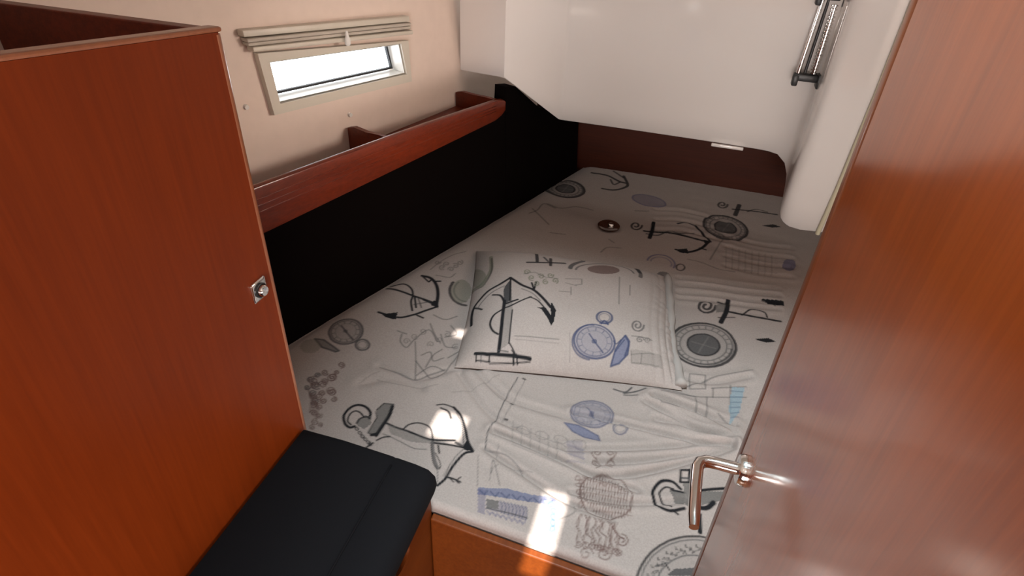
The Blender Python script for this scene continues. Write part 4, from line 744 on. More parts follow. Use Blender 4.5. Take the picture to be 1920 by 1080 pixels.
('s',6,3.0,0.7,0,[-183,32,-176,26,-174,34]),
('s',6,3.0,0.7,0,[-171,33,-164,27,-162,35]),
('s',6,3.0,0.7,0,[-160,34,-153,28,-151,35]),
('f',8,0.0,0.9,0,[-125,97,-100,101,-92,61,-84,36,-106,32,-107,60,-118,70]),
('s',2,3.6,0.5,0,[-105,95,-104,94,-105,93,-105,92,-106,91,-107,90,-108,89,-110,88,-111,88,-112,87,-114,87,-115,88,-116,88,-117,89,-117,90,-117,91,-117,92,-116,93,-116,95,-115,96,-113,96,-112,97,-111,98,-109,98,-108,98,-107,97,-106,97,-105,96,-105,95]),
('s',2,3.5,0.5,0,[-94,80,-95,79,-96,78,-96,78,-98,77,-99,77,-100,77,-102,77,-103,77,-104,78,-105,79,-106,80,-107,81,-107,82,-107,83,-107,84,-106,85,-105,86,-104,86,-103,86,-101,87,-100,86,-98,86,-97,85,-96,84,-95,83,-95,82,-94,81,-94,80]),
('s',2,3.5,0.5,0,[-94,63,-95,62,-96,62,-97,62,-98,62,-99,63,-100,63,-101,64,-102,65,-103,67,-104,68,-104,69,-104,71,-104,72,-103,73,-102,73,-102,74,-100,74,-99,74,-98,73,-97,72,-96,71,-95,70,-94,69,-93,68,-93,66,-93,65,-93,64,-94,63]),
('s',2,3.4,0.5,0,[-95,47,-95,47,-96,47,-97,48,-98,49,-99,50,-100,51,-100,53,-100,54,-101,56,-100,57,-100,59,-100,60,-99,61,-98,61,-97,61,-96,61,-95,61,-94,60,-94,59,-93,57,-93,56,-92,54,-92,53,-92,51,-93,50,-93,49,-94,48,-95,47]),
('s',2,3.4,0.5,0,[-96,34,-97,34,-97,35,-98,36,-98,37,-98,39,-98,40,-98,42,-98,43,-97,45,-96,46,-95,47,-95,48,-94,48,-93,48,-92,48,-91,47,-91,46,-90,45,-90,43,-90,42,-90,40,-91,39,-91,37,-92,36,-93,35,-94,34,-95,34,-96,34]),
('s',1,2.6,0.5,1,[-87,67,-60,93,-64,111]),
('s',1,2.9,0.5,1,[-255,119,-259,151,-227,98]),
('s',1,2.6,0.3,0,[-252,278,-237,220]),
('s',1,2.6,0.3,0,[-229,276,-215,219]),
('s',1,2.6,0.3,0,[-206,273,-193,219]),
('s',1,2.6,0.3,0,[-183,271,-171,218]),
('s',1,2.6,0.3,0,[-161,269,-150,217]),
('s',1,2.5,0.3,0,[-139,266,-129,216]),
('s',1,2.6,0.28,0,[-253,265,-114,252]),
('s',1,2.6,0.28,0,[-247,245,-109,232]),
('s',1,2.5,0.28,0,[-241,226,-105,213]),
('s',1,2.5,0.28,0,[-235,208,-100,194]),
('s',1,2.6,0.35,0,[-205,257,-206,255,-207,252,-209,250,-211,248,-214,247,-218,246,-221,246,-225,247,-228,248,-231,249,-234,251,-236,254,-237,256,-237,259,-237,262,-236,264,-234,266,-232,268,-229,269,-225,270,-222,270,-218,270,-215,269,-212,267,-209,265,-207,262,-206,260,-205,257]),
('s',1,2.6,0.35,0,[-161,262,-161,259,-162,257,-164,254,-167,253,-170,251,-173,251,-176,251,-180,251,-183,252,-186,254,-189,256,-190,258,-192,261,-192,263,-192,266,-190,269,-189,271,-186,272,-183,274,-180,274,-176,275,-173,274,-169,273,-166,271,-164,269,-162,267,-161,264,-161,262]),
('s',1,2.6,0.35,0,[-116,266,-117,263,-118,261,-120,259,-122,257,-125,256,-129,255,-132,255,-135,256,-139,257,-142,258,-144,260,-146,263,-147,265,-147,268,-147,270,-146,273,-144,275,-141,277,-138,278,-135,279,-131,279,-128,278,-125,277,-122,276,-119,274,-118,271,-116,269,-116,266]),
('s',1,2.6,0.35,0,[-72,270,-73,268,-74,265,-76,263,-79,261,-82,260,-85,260,-88,259,-92,260,-95,261,-98,263,-100,265,-102,267,-103,269,-103,272,-102,275,-101,277,-99,279,-97,281,-94,282,-90,283,-87,283,-84,283,-80,282,-78,280,-75,278,-74,275,-73,273,-72,270]),
('s',1,3.5,0.3,1,[-363,375,-308,338,-281,335]),
('s',1,3.0,0.25,1,[-426,311,-382,337,-334,418]),
('s',6,2.6,0.35,0,[-115,258,-74,262]),
('s',6,2.5,0.35,0,[-112,243,-71,248]),
('s',6,2.5,0.35,0,[-108,229,-68,234]),
('s',6,2.5,0.35,0,[-105,215,-65,220]),
('f',6,0.0,0.25,0,[-118,269,-83,283,-67,229,-103,226]),
('s',0,6.9,1.0,1,[146,237,127,249,102,238,89,204,102,177,128,172,157,189]),
('s',0,4.1,1.0,1,[131,231,114,229,103,207,112,189,131,184]),
('f',4,0.0,0.9,0,[123,223,154,232,156,198,138,200]),
('s',0,5.6,1.0,1,[127,227,154,229]),
('s',0,4.4,1,0,[135,176,146,171]),
('s',0,5.3,1,0,[142,285,144,255,169,265,167,295,142,285]),
('s',0,9.7,1,0,[163,292,165,264]),
('s',1,3.8,1,0,[145,267,166,275]),
('f',4,0.0,0.8,0,[150,255,171,263,175,187,158,200]),
('s',0,7.5,1.0,1,[181,246,213,264,246,280]),
('f',4,0.0,0.9,0,[184,245,238,269,230,239,190,212]),
('s',0,10.8,1.0,1,[187,204,203,210,216,229]),
('s',0,8.7,1,0,[189,188,192,145]),
('f',4,0.0,0.25,0,[283,62,278,29,265,-3,244,-32,218,-55,189,-70,160,-77,133,-75,110,-63,93,-43,85,-16,85,17,96,51,117,84,144,111,177,130,210,137,240,133,264,117,279,93]),
('s',0,4.5,0.9,0,[84,-16,83,-9,83,-1,83,7,84,15,86,23,88,31,91,39,94,48,98,56,102,64,107,72,113,80,118,87,125,94,131,101,138,107,146,113,153,118,161,123,169,127,177,130,185,133,193,136,201,137,209,138,217,138,224,138,231,136]),
('s',1,2.8,0.7,0,[91,-13,90,-7,90,1,91,8,92,15,93,23,95,31,98,38,101,46,104,54,108,61,113,68,118,75,123,82,129,89,135,95,142,101,149,106,155,111,163,115,170,119,177,122,185,125,192,127,200,128,207,129,214,129,221,129,228,128]),
('s',1,2.8,0.8,0,[120,-2,120,3,120,7,120,12,121,17,122,22,123,28,125,33,127,38,130,43,133,48,136,53,139,57,143,62,147,66,151,70,156,74,160,78,165,81,170,84,175,86,180,88,185,90,190,91,195,92,199,93,204,93,209,93,213,92]),
('s',0,2.3,0.75,0,[99,-2,100,-6,103,-5]),
('s',0,2.3,0.75,0,[106,2,108,7,110,4]),
('s',1,1.9,0.7,0,[109,4,112,7]),
('s',0,2.3,0.75,0,[113,9,115,15,117,11]),
('s',0,2.3,0.75,0,[101,18,101,13,104,14]),
('s',1,1.9,0.7,0,[110,16,114,19]),
('s',0,2.3,0.75,0,[109,21,111,26,113,23]),
('s',0,2.3,0.75,0,[117,26,119,32,121,28]),
('s',1,1.9,0.7,0,[113,28,117,31]),
('s',0,2.3,0.75,0,[106,38,107,34,110,35]),
('s',0,2.4,0.75,0,[115,39,117,45,120,42]),
('s',1,2.0,0.7,0,[118,40,121,43]),
('s',0,2.4,0.75,0,[124,43,126,49,128,45]),
('s',0,2.4,0.75,0,[116,59,117,54,120,55]),
('s',1,2.0,0.7,0,[124,52,128,54]),
('s',0,2.4,0.75,0,[126,58,128,63,130,60]),
('s',0,2.4,0.75,0,[135,59,137,65,139,62]),
('s',1,2.0,0.7,0,[132,63,136,66]),
('s',0,2.4,0.75,0,[130,78,131,73,134,74]),
('s',0,2.4,0.75,0,[139,74,142,80,144,76]),
('s',1,2.0,0.7,0,[141,73,145,76]),
('s',0,2.4,0.75,0,[148,74,150,79,152,76]),
('s',0,2.4,0.75,0,[147,94,148,89,151,90]),
('s',1,2.0,0.7,0,[151,82,155,85]),
('s',0,2.4,0.75,0,[156,88,158,94,160,90]),
('s',0,2.4,0.75,0,[163,85,166,91,168,87]),
('s',1,2.0,0.7,0,[162,90,166,93]),
('s',0,2.5,0.75,0,[166,106,167,101,170,102]),
('s',0,2.5,0.75,0,[174,98,176,104,178,100]),
('s',1,2.0,0.7,0,[174,96,178,99]),
('s',0,2.4,0.75,0,[180,93,182,99,184,95]),
('s',0,2.5,0.75,0,[186,114,187,109,190,110]),
('s',1,2.0,0.7,0,[186,100,189,103]),
('s',0,2.4,0.75,0,[192,104,194,110,196,106]),
('s',0,2.4,0.75,0,[197,97,199,103,201,99]),
('s',1,2.0,0.7,0,[197,103,201,105]),
('s',0,2.5,0.75,0,[206,117,206,112,210,114]),
('s',0,2.4,0.75,0,[210,105,212,111,214,107]),
('s',1,2.0,0.7,0,[209,103,212,106]),
('f',1,0.0,0.85,0,[139,32,150,47,190,65,191,48,139,28]),
('s',0,3.1,0.9,0,[131,52,140,41]),
('s',1,2.8,0.7,0,[114,39,135,55])]
PILLOW_PRINT=[
('s',0,26.8,1.0,1,[-610,169,-704,59,-816,-37,-885,-141,-935,-237,-942,-364,-924,-525]),
('s',0,19.4,1.0,1,[-934,-250,-847,-335]),
('s',1,12.5,0.7,1,[-662,20,-785,-86,-860,-205,-897,-294]),
('s',0,31.9,1.0,1,[-610,169,-492,38,-369,-47,-273,-176,-192,-316]),
('s',0,17.0,1.0,1,[-402,-173,-322,-226,-241,-351]),
('s',1,14.1,0.6,1,[-488,-31,-380,-105,-297,-222]),
('f',0,0.0,1,0,[-189,-221,-142,-351,-156,-524,-178,-582,-216,-486,-278,-364,-322,-338,-242,-325,-184,-441,-198,-317]),
('s',0,20.0,1,0,[-395,84,-367,-37,-353,106]),
('f',4,0.0,0.5,0,[-601,91,-548,-400,-536,-819,-623,-888,-641,-459,-666,-4]),
('f',1,0.0,0.95,0,[-649,31,-613,117,-588,-248,-638,-301,-663,-54]),
('s',0,17.9,1.0,1,[-608,143,-586,-248]),
('s',0,32.4,1.0,1,[-639,-245,-636,-459,-626,-722,-623,-888]),
('s',0,12.9,1.0,1,[-551,-400,-546,-643,-540,-819]),
('s',0,12.0,1.0,1,[-540,-813,-513,-849,-474,-908]),
('s',0,24.3,1.0,1,[-762,-125,-688,-151,-648,-244,-633,-334]),
('s',0,23.8,1.0,1,[-627,-302,-514,-229]),
('s',0,18.6,1.0,1,[-626,-367,-571,-333,-451,-220,-389,-171]),
('s',0,19.7,1.0,1,[-638,-381,-720,-465,-741,-579,-705,-674,-651,-722]),
('s',0,28.8,1.0,1,[-831,-898,-659,-913,-487,-921,-338,-931]),
('s',0,10.6,1,0,[-815,-956,-691,-963]),
('s',0,8.8,1,0,[-689,-975,-494,-969,-335,-952]),
('s',0,11.6,1,0,[-820,-908,-814,-963]),
('s',0,10.9,1,0,[-702,-917,-697,-965]),
('s',1,10.1,0.7,0,[-776,-916,-770,-967]),
('s',0,16.7,1,0,[-491,-909,-479,-973]),
('s',0,12.5,1,0,[-464,-908,-445,-971]),
('s',0,9.2,1,0,[-510,-878,-476,-909]),
('s',1,10.5,0.9,1,[-626,-882,-539,-891]),
('f',5,0.0,0.35,0,[401,-723,387,-780,357,-827,314,-861,262,-880,205,-885,150,-877,100,-854,63,-818,40,-770,35,-713,49,-651,79,-592,124,-543,178,-511,236,-501,293,-514,341,-549,377,-600,398,-661]),
('s',2,17.5,0.85,0,[401,-723,393,-765,376,-802,352,-833,321,-857,285,-873,246,-883,205,-885,165,-880,127,-869,94,-850,67,-824,48,-792,37,-754,35,-713,43,-669,60,-625,85,-584,117,-549,154,-522,194,-506,236,-501,277,-508,315,-527,347,-556,373,-592,391,-634,401,-679,401,-723]),
('s',2,10.5,0.68,0,[376,-723,369,-759,354,-791,333,-818,307,-839,276,-854,242,-863,207,-865,172,-861,140,-850,111,-833,88,-811,72,-782,62,-750,61,-714,68,-676,82,-639,103,-605,131,-575,163,-553,198,-539,234,-535,269,-541,301,-557,329,-581,351,-612,367,-647,375,-685,376,-723]),
('s',2,7.0,0.42,0,[332,-723,327,-749,316,-772,301,-792,282,-809,259,-820,235,-827,210,-828,185,-825,162,-817,141,-804,124,-787,112,-766,106,-742,105,-716,110,-689,120,-663,136,-639,155,-618,178,-603,203,-593,229,-591,254,-595,277,-606,298,-623,314,-644,325,-669,331,-696,332,-723]),
('s',2,8.7,0.59,0,[339,-723,365,-723]),
('s',2,8.3,0.59,0,[318,-783,339,-795]),
('s',2,7.9,0.59,0,[270,-822,282,-842]),
('s',2,7.8,0.59,0,[209,-835,208,-856]),
('s',2,7.9,0.59,0,[150,-819,136,-837]),
('s',2,8.3,0.59,0,[109,-776,86,-788]),
('s',2,8.8,0.59,0,[98,-715,72,-714]),
('s',2,9.2,0.59,0,[119,-650,98,-634]),
('s',2,9.5,0.59,0,[167,-599,156,-572]),
('s',2,9.7,0.59,0,[230,-582,232,-549]),
('s',2,9.5,0.59,0,[289,-603,304,-576]),
('s',2,9.2,0.59,0,[329,-656,352,-642]),
('s',2,13.8,0.85,0,[170,-636,218,-720,296,-824]),
('f',2,0.0,0.68,0,[244,-716,243,-725,240,-732,234,-739,227,-744,219,-746,211,-746,204,-743,198,-738,194,-731,193,-723,194,-715,197,-707,203,-700,210,-695,218,-693,226,-693,233,-696,239,-701,243,-708]),
('s',2,21.2,0.85,0,[383,-353,381,-375,376,-397,367,-417,355,-434,342,-448,326,-459,311,-464,295,-466,279,-462,266,-454,254,-442,246,-426,240,-408,239,-387,240,-365,246,-343,254,-323,266,-304,280,-289,295,-278,312,-271,328,-269,343,-273,357,-281,368,-295,377,-311,382,-331,383,-353]),
('s',2,10.6,0.59,0,[362,-358,360,-373,356,-388,350,-401,342,-413,332,-423,322,-430,311,-434,299,-435,289,-433,279,-427,271,-419,265,-409,261,-396,260,-382,262,-368,265,-353,271,-339,279,-327,289,-317,300,-309,311,-305,323,-304,333,-306,343,-312,351,-320,357,-331,360,-344,362,-358]),
('f',5,0.0,0.75,0,[370,-929,406,-778,461,-654,501,-584,534,-653,516,-807,442,-899]),
('s',2,14.9,0.85,0,[370,-929,406,-778,461,-654,501,-584,534,-653,516,-807,442,-899,370,-929]),
('s',2,14.7,0.8,0,[179,-897,160,-896,142,-893,124,-888,107,-881,91,-873,76,-863,62,-851,51,-837,41,-822,33,-806,26,-788,23,-768,21,-748,21,-727,24,-705,28,-683,35,-661,44,-640,55,-619,68,-599,82,-580,98,-564,115,-549,133,-537,151,-527,171,-520,190,-516,210,-515]),
('s',2,15.7,0.9,1,[280,-476,311,-419,341,-473]),
('f',2,0.0,0.6,0,[267,-429,342,-412,354,-470,261,-484]),
('s',2,10.8,0.8,0,[406,-798,489,-648]),
('s',2,16.5,0.8,1,[495,-595,526,-688,492,-824]),
('s',2,13.9,0.8,1,[391,-685,416,-711,458,-655]),
('s',1,18.1,0.7,0,[682,-366,672,-418,651,-460,625,-485,599,-489,580,-475,569,-445,570,-408,580,-371,597,-342,617,-327,635,-328,647,-342,652,-367,649,-395,640,-419,628,-435,615,-441,605,-437,599,-425,598,-410,601,-395,607,-384,614,-379]),
('s',1,13.5,0.6,0,[669,-592,664,-575,653,-566,638,-567,623,-575,611,-588,605,-604,605,-618,610,-629,619,-633,629,-631,638,-625,645,-615,648,-606,646,-597,642,-593,637,-592,631,-594,627,-599,625,-604]),
('s',1,12.3,0.6,1,[557,-577,657,-560,746,-556]),
('s',1,12.3,0.5,0,[706,-614,692,-615,683,-607,679,-594,681,-578,688,-563,699,-552,710,-547,720,-548,725,-554,727,-564,724,-575,718,-585,711,-591,704,-592,699,-590,697,-585,698,-580,700,-574,704,-571]),
('s',1,10.6,0.55,0,[-497,-742,-344,-738,-99,-739]),
('s',1,9.0,0.3,0,[-488,-777,-97,-781]),
('s',1,7.5,0.3,0,[-6,-650,11,-931]),
('s',0,35.7,0.9,1,[-452,512,-272,544,-79,595]),
('s',0,35.1,0.9,0,[-375,1126,-355,544]),
('s',0,32.1,0.9,0,[-220,682,-219,483]),
('s',1,24.8,0.9,1,[-290,704,-246,583]),
('s',1,45.7,0.85,0,[-22,483,-19,512,-13,543,-2,575,13,608,31,642,53,679,78,718,107,769,157,1141,191,1158,226,1173,263,1185,301,1195,340,1202,379,1206,418,1207,456,1206,492,1201,527,1193,560,1183,591,1170,619,1154,644,1136,666,1116,651,804,662,755,670,715,675,677]),
('s',1,22.6,0.7,0,[35,469,38,491,43,513,52,536,64,559,79,582,97,605,118,628,141,650,166,672,193,693,222,714,252,733,283,751,315,769,348,789,380,809,410,807,439,792,466,777,492,763,516,748,538,731,557,713,574,694,588,673,599,652,607,629,612,605]),
('f',3,0.0,0.8,0,[472,590,462,548,436,509,399,476,353,452,304,439,255,437,211,446,177,466,155,493,149,528,158,566,183,605,221,642,267,673,318,694,369,699,413,689,447,664,467,630]),
('s',0,41.3,0.7,0,[546,1205,558,1203,569,1201,580,1198,591,1194,602,1189,612,1183,623,1176,633,1168,643,1160,652,1150,662,1140,670,1130,678,1118,662,893,661,814,665,782,669,756,673,733,677,712,679,691,682,672,683,653,684,634,684,616,684,599,683,582,681,565,679,549]),
('s',7,15.5,0.8,0,[-420,288,-426,313,-436,330,-449,336,-461,331,-470,318,-474,299,-474,280,-469,264,-462,254,-453,251,-446,255,-441,264,-439,276,-440,287,-443,295,-447,299,-451,298,-454,295]),
('s',7,14.9,0.8,0,[-387,128,-401,126,-413,134,-422,150,-426,171,-424,191,-418,207,-409,216,-399,217,-391,210,-385,198,-384,184,-386,172,-390,163,-396,160,-401,161,-405,166,-406,172,-406,178]),
('s',7,14.6,0.8,0,[-372,42,-359,32,-346,32,-335,42,-327,59,-325,78,-328,96,-334,109,-343,115,-352,114,-359,106,-363,95,-364,82,-361,72,-357,66,-352,64,-348,66,-345,71,-344,76]),
('s',7,15.1,0.8,0,[-337,241,-327,260,-315,269,-302,267,-292,255,-286,237,-285,217,-289,200,-297,188,-305,183,-313,186,-319,194,-322,206,-322,218,-319,227,-315,233,-310,234,-306,231,-304,226]),
('s',7,14.7,0.8,0,[-255,175,-269,169,-279,153,-284,132,-284,111,-279,93,-270,83,-260,81,-251,86,-245,98,-242,112,-243,125,-247,135,-252,140,-258,140,-263,136,-266,129,-266,122,-265,116]),
('s',7,15.2,0.8,0,[-186,277,-187,250,-194,228,-205,214,-217,210,-228,217,-235,230,-238,248,-237,266,-231,280,-224,288,-216,289,-210,284,-206,275,-205,264,-207,254,-210,248,-214,246,-217,247]),
('s',7,14.9,0.8,0,[-151,115,-142,136,-139,159,-142,181,-150,197,-160,204,-171,201,-180,190,-185,175,-187,159,-184,145,-178,137,-172,134,-165,137,-161,144,-158,153,-159,161,-161,167,-164,169]),
('s',1,12.6,0.5,0,[-124,-19,-20,-8]),
('s',1,12.6,0.5,0,[-9,83,-7,-55]),
('s',1,13.1,0.5,0,[-64,228,94,269,95,161,30,132]),
('s',1,13.3,0.5,0,[-477,253,-372,296,-262,208,-143,209]),
('s',1,13.1,0.5,0,[467,422,454,-94]),
('s',1,12.9,0.5,0,[-62,148,43,122]),
('s',1,8.8,0.5,0,[545,-760,549,-876,793,-847]),
('s',1,9.4,0.5,0,[546,-801,755,-727]),
('s',1,9.0,0.5,0,[633,-862,643,-765]),
('s',1,13.3,0.5,0,[569,294,563,102]),
('s',7,39.8,0.8,1,[-835,683,-822,354,-899,138,-1009,149]),
('s',0,19.7,0.6,1,[-825,639,-813,322,-882,99,-998,107]),
('f',7,0.0,0.6,0,[-851,207,-850,151,-857,105,-872,76,-894,67,-921,82,-950,123,-980,199,-1010,312,-1027,359,-1037,414,-1039,472,-1032,527,-1018,574,-993,565,-961,506,-930,455,-902,398,-878,336,-860,271]),
('f',4,0.0,0.3,0,[545,-745,832,-706,831,-861,550,-888]),
('s',1,13.5,0.7,1,[421,-1085,564,-1072,673,-1046]),
('s',1,12.0,0.7,0,[516,-1098,602,-1029])]
SHEET_CREASES=[
(4,8,[-120,363,-42,371,53,377,145,382,190,388,253,415]),
(4,8,[253,406,149,334,64,282,-37,236]),
(4.5,8,[253,395,150,311,48,236,-21,202,-56,199,-104,209,-201,223,-287,231]),
(3,7,[-20,197,19,199,58,196]),
(3,8,[-287,176,-177,140,-82,114,12,112]),
(2.5,7,[-78,137,6,147,90,177,157,210]),
(3.5,9,[41,468,117,443,189,426,257,439]),
(3.5,9,[63,499,162,489,257,480]),
(3,8,[72,418,142,426,248,427]),
(3,8,[-113,246,-5,290,103,340,248,410]),
(2.5,10,[-390,403,-289,346,-184,340,-87,346]),
(2.5,10,[-431,378,-320,284,-247,261]),
(2.5,9,[77,1072,174,1096,277,1111,383,1136]),
(2.5,9,[80,1033,176,1057,277,1072,381,1097]),
(2.5,9,[83,987,178,1011,277,1026,379,1050]),
(2.5,9,[86,960,179,983,277,998,378,1022]),
(2,10,[220,1429,334,1418,440,1435]),
(2,10,[221,1356,332,1346,436,1363]),
(2,10,[222,1286,331,1278,432,1295]),
(2,10,[224,1220,329,1213,428,1230]),
(1.8,10,[-48,1525,63,1561,218,1547]),
(1.8,10,[-39,1444,69,1479,219,1467]),
(1.8,10,[-30,1368,74,1402,220,1392]),
(2,10,[-638,325,-531,317,-471,374,-388,421]),
(2,12,[-651,252,-588,296,-504,296]),
(2.5,9,[108,594,197,606,293,672]),
(2.5,9,[57,493,156,494,251,456])]


# ---------------------------------------------------------------- cloth printing: strokes and fills laid into a colour attribute of the cloth mesh
INK=np.array([(.006,.006,.008),(.035,.035,.038),(.028,.038,.085),(.082,.043,.038),(.100,.092,.088),(.075,.09,.165),(.085,.080,.14),(.12,.12,.09),(.15,.23,.28)])
BASE=np.array((.285,.243,.228))
def spline(P,n=6):
    if len(P)<3: return P
    Q=np.vstack([2*P[0]-P[1],P,2*P[-1]-P[-2]]); o=[]
    for i in range(1,len(Q)-2):
        for k in range(n):
            t=k/n; o.append(.5*((2*Q[i])+(-Q[i-1]+Q[i+1])*t+(2*Q[i-1]-5*Q[i]+4*Q[i+1]-Q[i+2])*t*t+(-Q[i-1]+3*Q[i]-3*Q[i+1]+Q[i+2])*t**3))
    o.append(P[-1]); return np.array(o)
def seg_field(gx,gy,P,reach):
    """distance (per grid node) to polyline P inside its bounding window"""
    i0,i1=np.searchsorted(gx,(P[:,0].min()-reach,P[:,0].max()+reach)); j0,j1=np.searchsorted(gy,(P[:,1].min()-reach,P[:,1].max()+reach))
    if i1<=i0 or j1<=j0: return None
    D=np.full((j1-j0,i1-i0),9e9)
    for a_,b_ in zip(P,P[1:]):
        k0,k1=np.searchsorted(gx[i0:i1],(min(a_[0],b_[0])-reach,max(a_[0],b_[0])+reach)); l0,l1=np.searchsorted(gy[j0:j1],(min(a_[1],b_[1])-reach,max(a_[1],b_[1])+reach))
        if k1<=k0 or l1<=l0: continue
        X=gx[i0+k0:i0+k1][None,:]-a_[0]; Y=gy[j0+l0:j0+l1][:,None]-a_[1]; d=b_-a_; dd=max(d@d,1e-12)
        t=np.clip((X*d[0]+Y*d[1])/dd,0,1); q=np.hypot(X-t*d[0],Y-t*d[1])
        D[l0:l1,k0:k1]=np.minimum(D[l0:l1,k0:k1],q)
    return (slice(j0,j1),slice(i0,i1)),D
def lay_print(gx,gy,items,aa,gain=1.0):
    C=np.tile(BASE,(len(gy),len(gx),1))
    for kind,col,wd,al,sm,flat in items:
        P=np.array(flat,float).reshape(-1,2)/1000
        if kind=='s':
            if sm: P=spline(P)
            h=wd/2000*gain; r=seg_field(gx,gy,P,h+aa)
            if r is None: continue
            sl,D=r; m_=np.clip((h+aa/2-D)/aa,0,1)*al*min(1,h/(.5*aa)+.35)
        else:
            i0,i1=np.searchsorted(gx,(P[:,0].min(),P[:,0].max())); j0,j1=np.searchsorted(gy,(P[:,1].min(),P[:,1].max()))
            if i1<=i0 or j1<=j0: continue
            X,Y=np.meshgrid(gx[i0:i1],gy[j0:j1]); ins=np.zeros(X.shape,bool); n=len(P)
            for k in range(n):
                (x1,y1),(x2,y2)=P[k],P[(k+1)%n]
                if y1==y2: continue
                ins^=((y1>Y)!=(y2>Y))&(X<(x2-x1)*(Y-y1)/(y2-y1)+x1)
            m_=ins*al; sl=(slice(j0,j1),slice(i0,i1))
        C[sl]=C[sl]*(1-m_[...,None])+INK[col]*m_[...,None]
    return C
def grid_mesh(name,X,Y,Z,C,keep=None):
    nj,ni=X.shape; idx=np.arange(nj*ni).reshape(nj,ni)
    f=np.stack([idx[:-1,:-1],idx[:-1,1:],idx[1:,1:],idx[1:,:-1]],-1).reshape(-1,4)
    if keep is not None: f=f[keep[:-1,:-1].reshape(-1)]
    used=np.unique(f); re=np.zeros(nj*ni,int); re[used]=np.arange(len(used)); f=re[f]
    co=np.stack([X,Y,Z],-1).reshape(-1,3)[used]; cc=np.concatenate([C,np.ones((nj,ni,1))],-1).reshape(-1,4)[used]
    me=bpy.data.meshes.new(name); me.vertices.add(len(co)); me.vertices.foreach_set('co',co.astype('f').ravel())
    me.loops.add(f.size); me.loops.foreach_set('vertex_index',f.astype('i').ravel())
    me.polygons.add(len(f)); me.polygons.foreach_set('loop_start',np.arange(0,f.size,4,dtype='i')); me.polygons.foreach_set('loop_total',np.full(len(f),4,'i'))
    me.update(calc_edges=True); me.polygons.foreach_set('use_smooth',np.ones(len(f),bool))
    at=me.color_attributes.new('print','FLOAT_COLOR','POINT'); at.data.foreach_set('color',cc.astype('f').ravel())
    return me
def waves(X,Y,seed,amp,lo,hi,n=14):
    r=np.random.RandomState(seed); Z=np.zeros_like(X)
    for _ in range(n):
        k=r.uniform(lo,hi); t=r.uniform(0,math.pi*2); Z+=np.sin(k*(X*math.cos(t)+Y*math.sin(t))+r.uniform(0,6.28))/k
    return Z*amp/np.abs(Z).max()
# ---------------------------------------------------------------- mattress in its printed sheet
def yfoot(x): return .71-.0574*(x+.332)
gx=np.arange(-1.0,.842,.0029)
gy=[0.0]
while gy[-1]<1.87: gy.append(gy[-1]+.0020+.0013*gy[-1])
gy=np.array(gy)
Csh=lay_print(gx,gy,BED_PRINT,.0026)
Hc=np.zeros((len(gy),len(gx)))
for amp,wd,flat in SHEET_CREASES:
    P=spline(np.array(flat,float).reshape(-1,2)/1000,5); wv=wd/1000*.9
    r=seg_field(gx,gy,P,wv*5)
    if r is None: continue
    sl,D=r; D=np.minimum(D,1.)
    Hc[sl]+=2.0*amp*.001*(-np.exp(-(D/wv)**2)+.55*np.exp(-((D-2.3*wv)/(1.5*wv))**2))
Xs,Rs=np.meshgrid(gx,gy); Ys=Rs+yfoot(Xs)
rad=.016
d=np.clip(rad-Rs,0,rad); Zs=.6-rad+np.sqrt(np.maximum(rad**2-d**2,0))
hd=(Xs-(-.909+.34862*(Ys-1.0601)))*.9443            # distance inboard of the hull cushion
Zs-=.012*np.exp(-np.maximum(hd,0)/.02)
Zs+=Hc*np.clip(Rs/.03,0,1)+waves(Xs,Ys,3,.0035,6,22)*np.clip(Rs/.1,0,1)+waves(Xs,Ys,8,.0009,60,150)*np.clip(Rs/.05,0,1)
# side drop at the foot: extra rows going straight down
nd=6; Xd=np.repeat(gx[None,:],nd,0); Zd=np.linspace(.572,.583,nd)[:,None]+0*Xd; Yd=yfoot(Xd)+.0005
Cd=np.repeat(Csh[:1],nd,0)
keep=np.vstack([np.repeat(hd[:1]>-.006,nd,0),hd>-.006])&(np.vstack([Yd,Ys])<2.533)
mt=tag(empty('mattress'),'bed mattress under a pale sheet printed with anchors and compasses','mattress')
me=grid_mesh('fitted_sheet',np.vstack([Xd,Xs]),np.vstack([Yd,Ys]),np.vstack([Zd,Zs]),np.vstack([Cd,Csh]),keep)
link('fitted_sheet',me,M['sheet'],mt)
bm=bmesh.new(); hx=lambda y:-.909+.34862*(y-1.0601)
hexa(bm,[(hx(.73),yfoot(hx(.73))+.03,.535),(.84,yfoot(.84)+.03,.535),(.84,2.52,.535),(hx(2.52)+.01,2.52,.535),(hx(.73),yfoot(hx(.73))+.03,.57),(.84,yfoot(.84)+.03,.57),(.84,2.52,.57),(hx(2.52)+.01,2.52,.57)])
bmobj('mattress_core',bm,M['ticking'],mt)
# berth base
bb=tag(empty('berth_base'),'orange-brown wooden berth front below the foot of the mattress','berth')
bm=bmesh.new(); q=lambda x,dy,z:(x,yfoot(x)+dy,z)
hexa(bm,[q(-.341,-.018,0),q(.8,-.018,0),q(.8,-.002,0),q(-.341,-.002,0),q(-.341,-.018,.578),q(.8,-.018,.578),q(.8,-.002,.578),q(-.341,-.002,.578)],.003)
bmobj('front_board',bm,M['board'],bb)
bm=bmesh.new(); hexa(bm,[(hx(.75),.745,.50),(.84,.67,.50),(.84,2.53,.50),(hx(2.53),2.53,.50),(hx(.75),.745,.533),(.84,.67,.533),(.84,2.53,.533),(hx(2.53),2.53,.533)])
bmobj('bunk_top',bm,M['board'],bb)

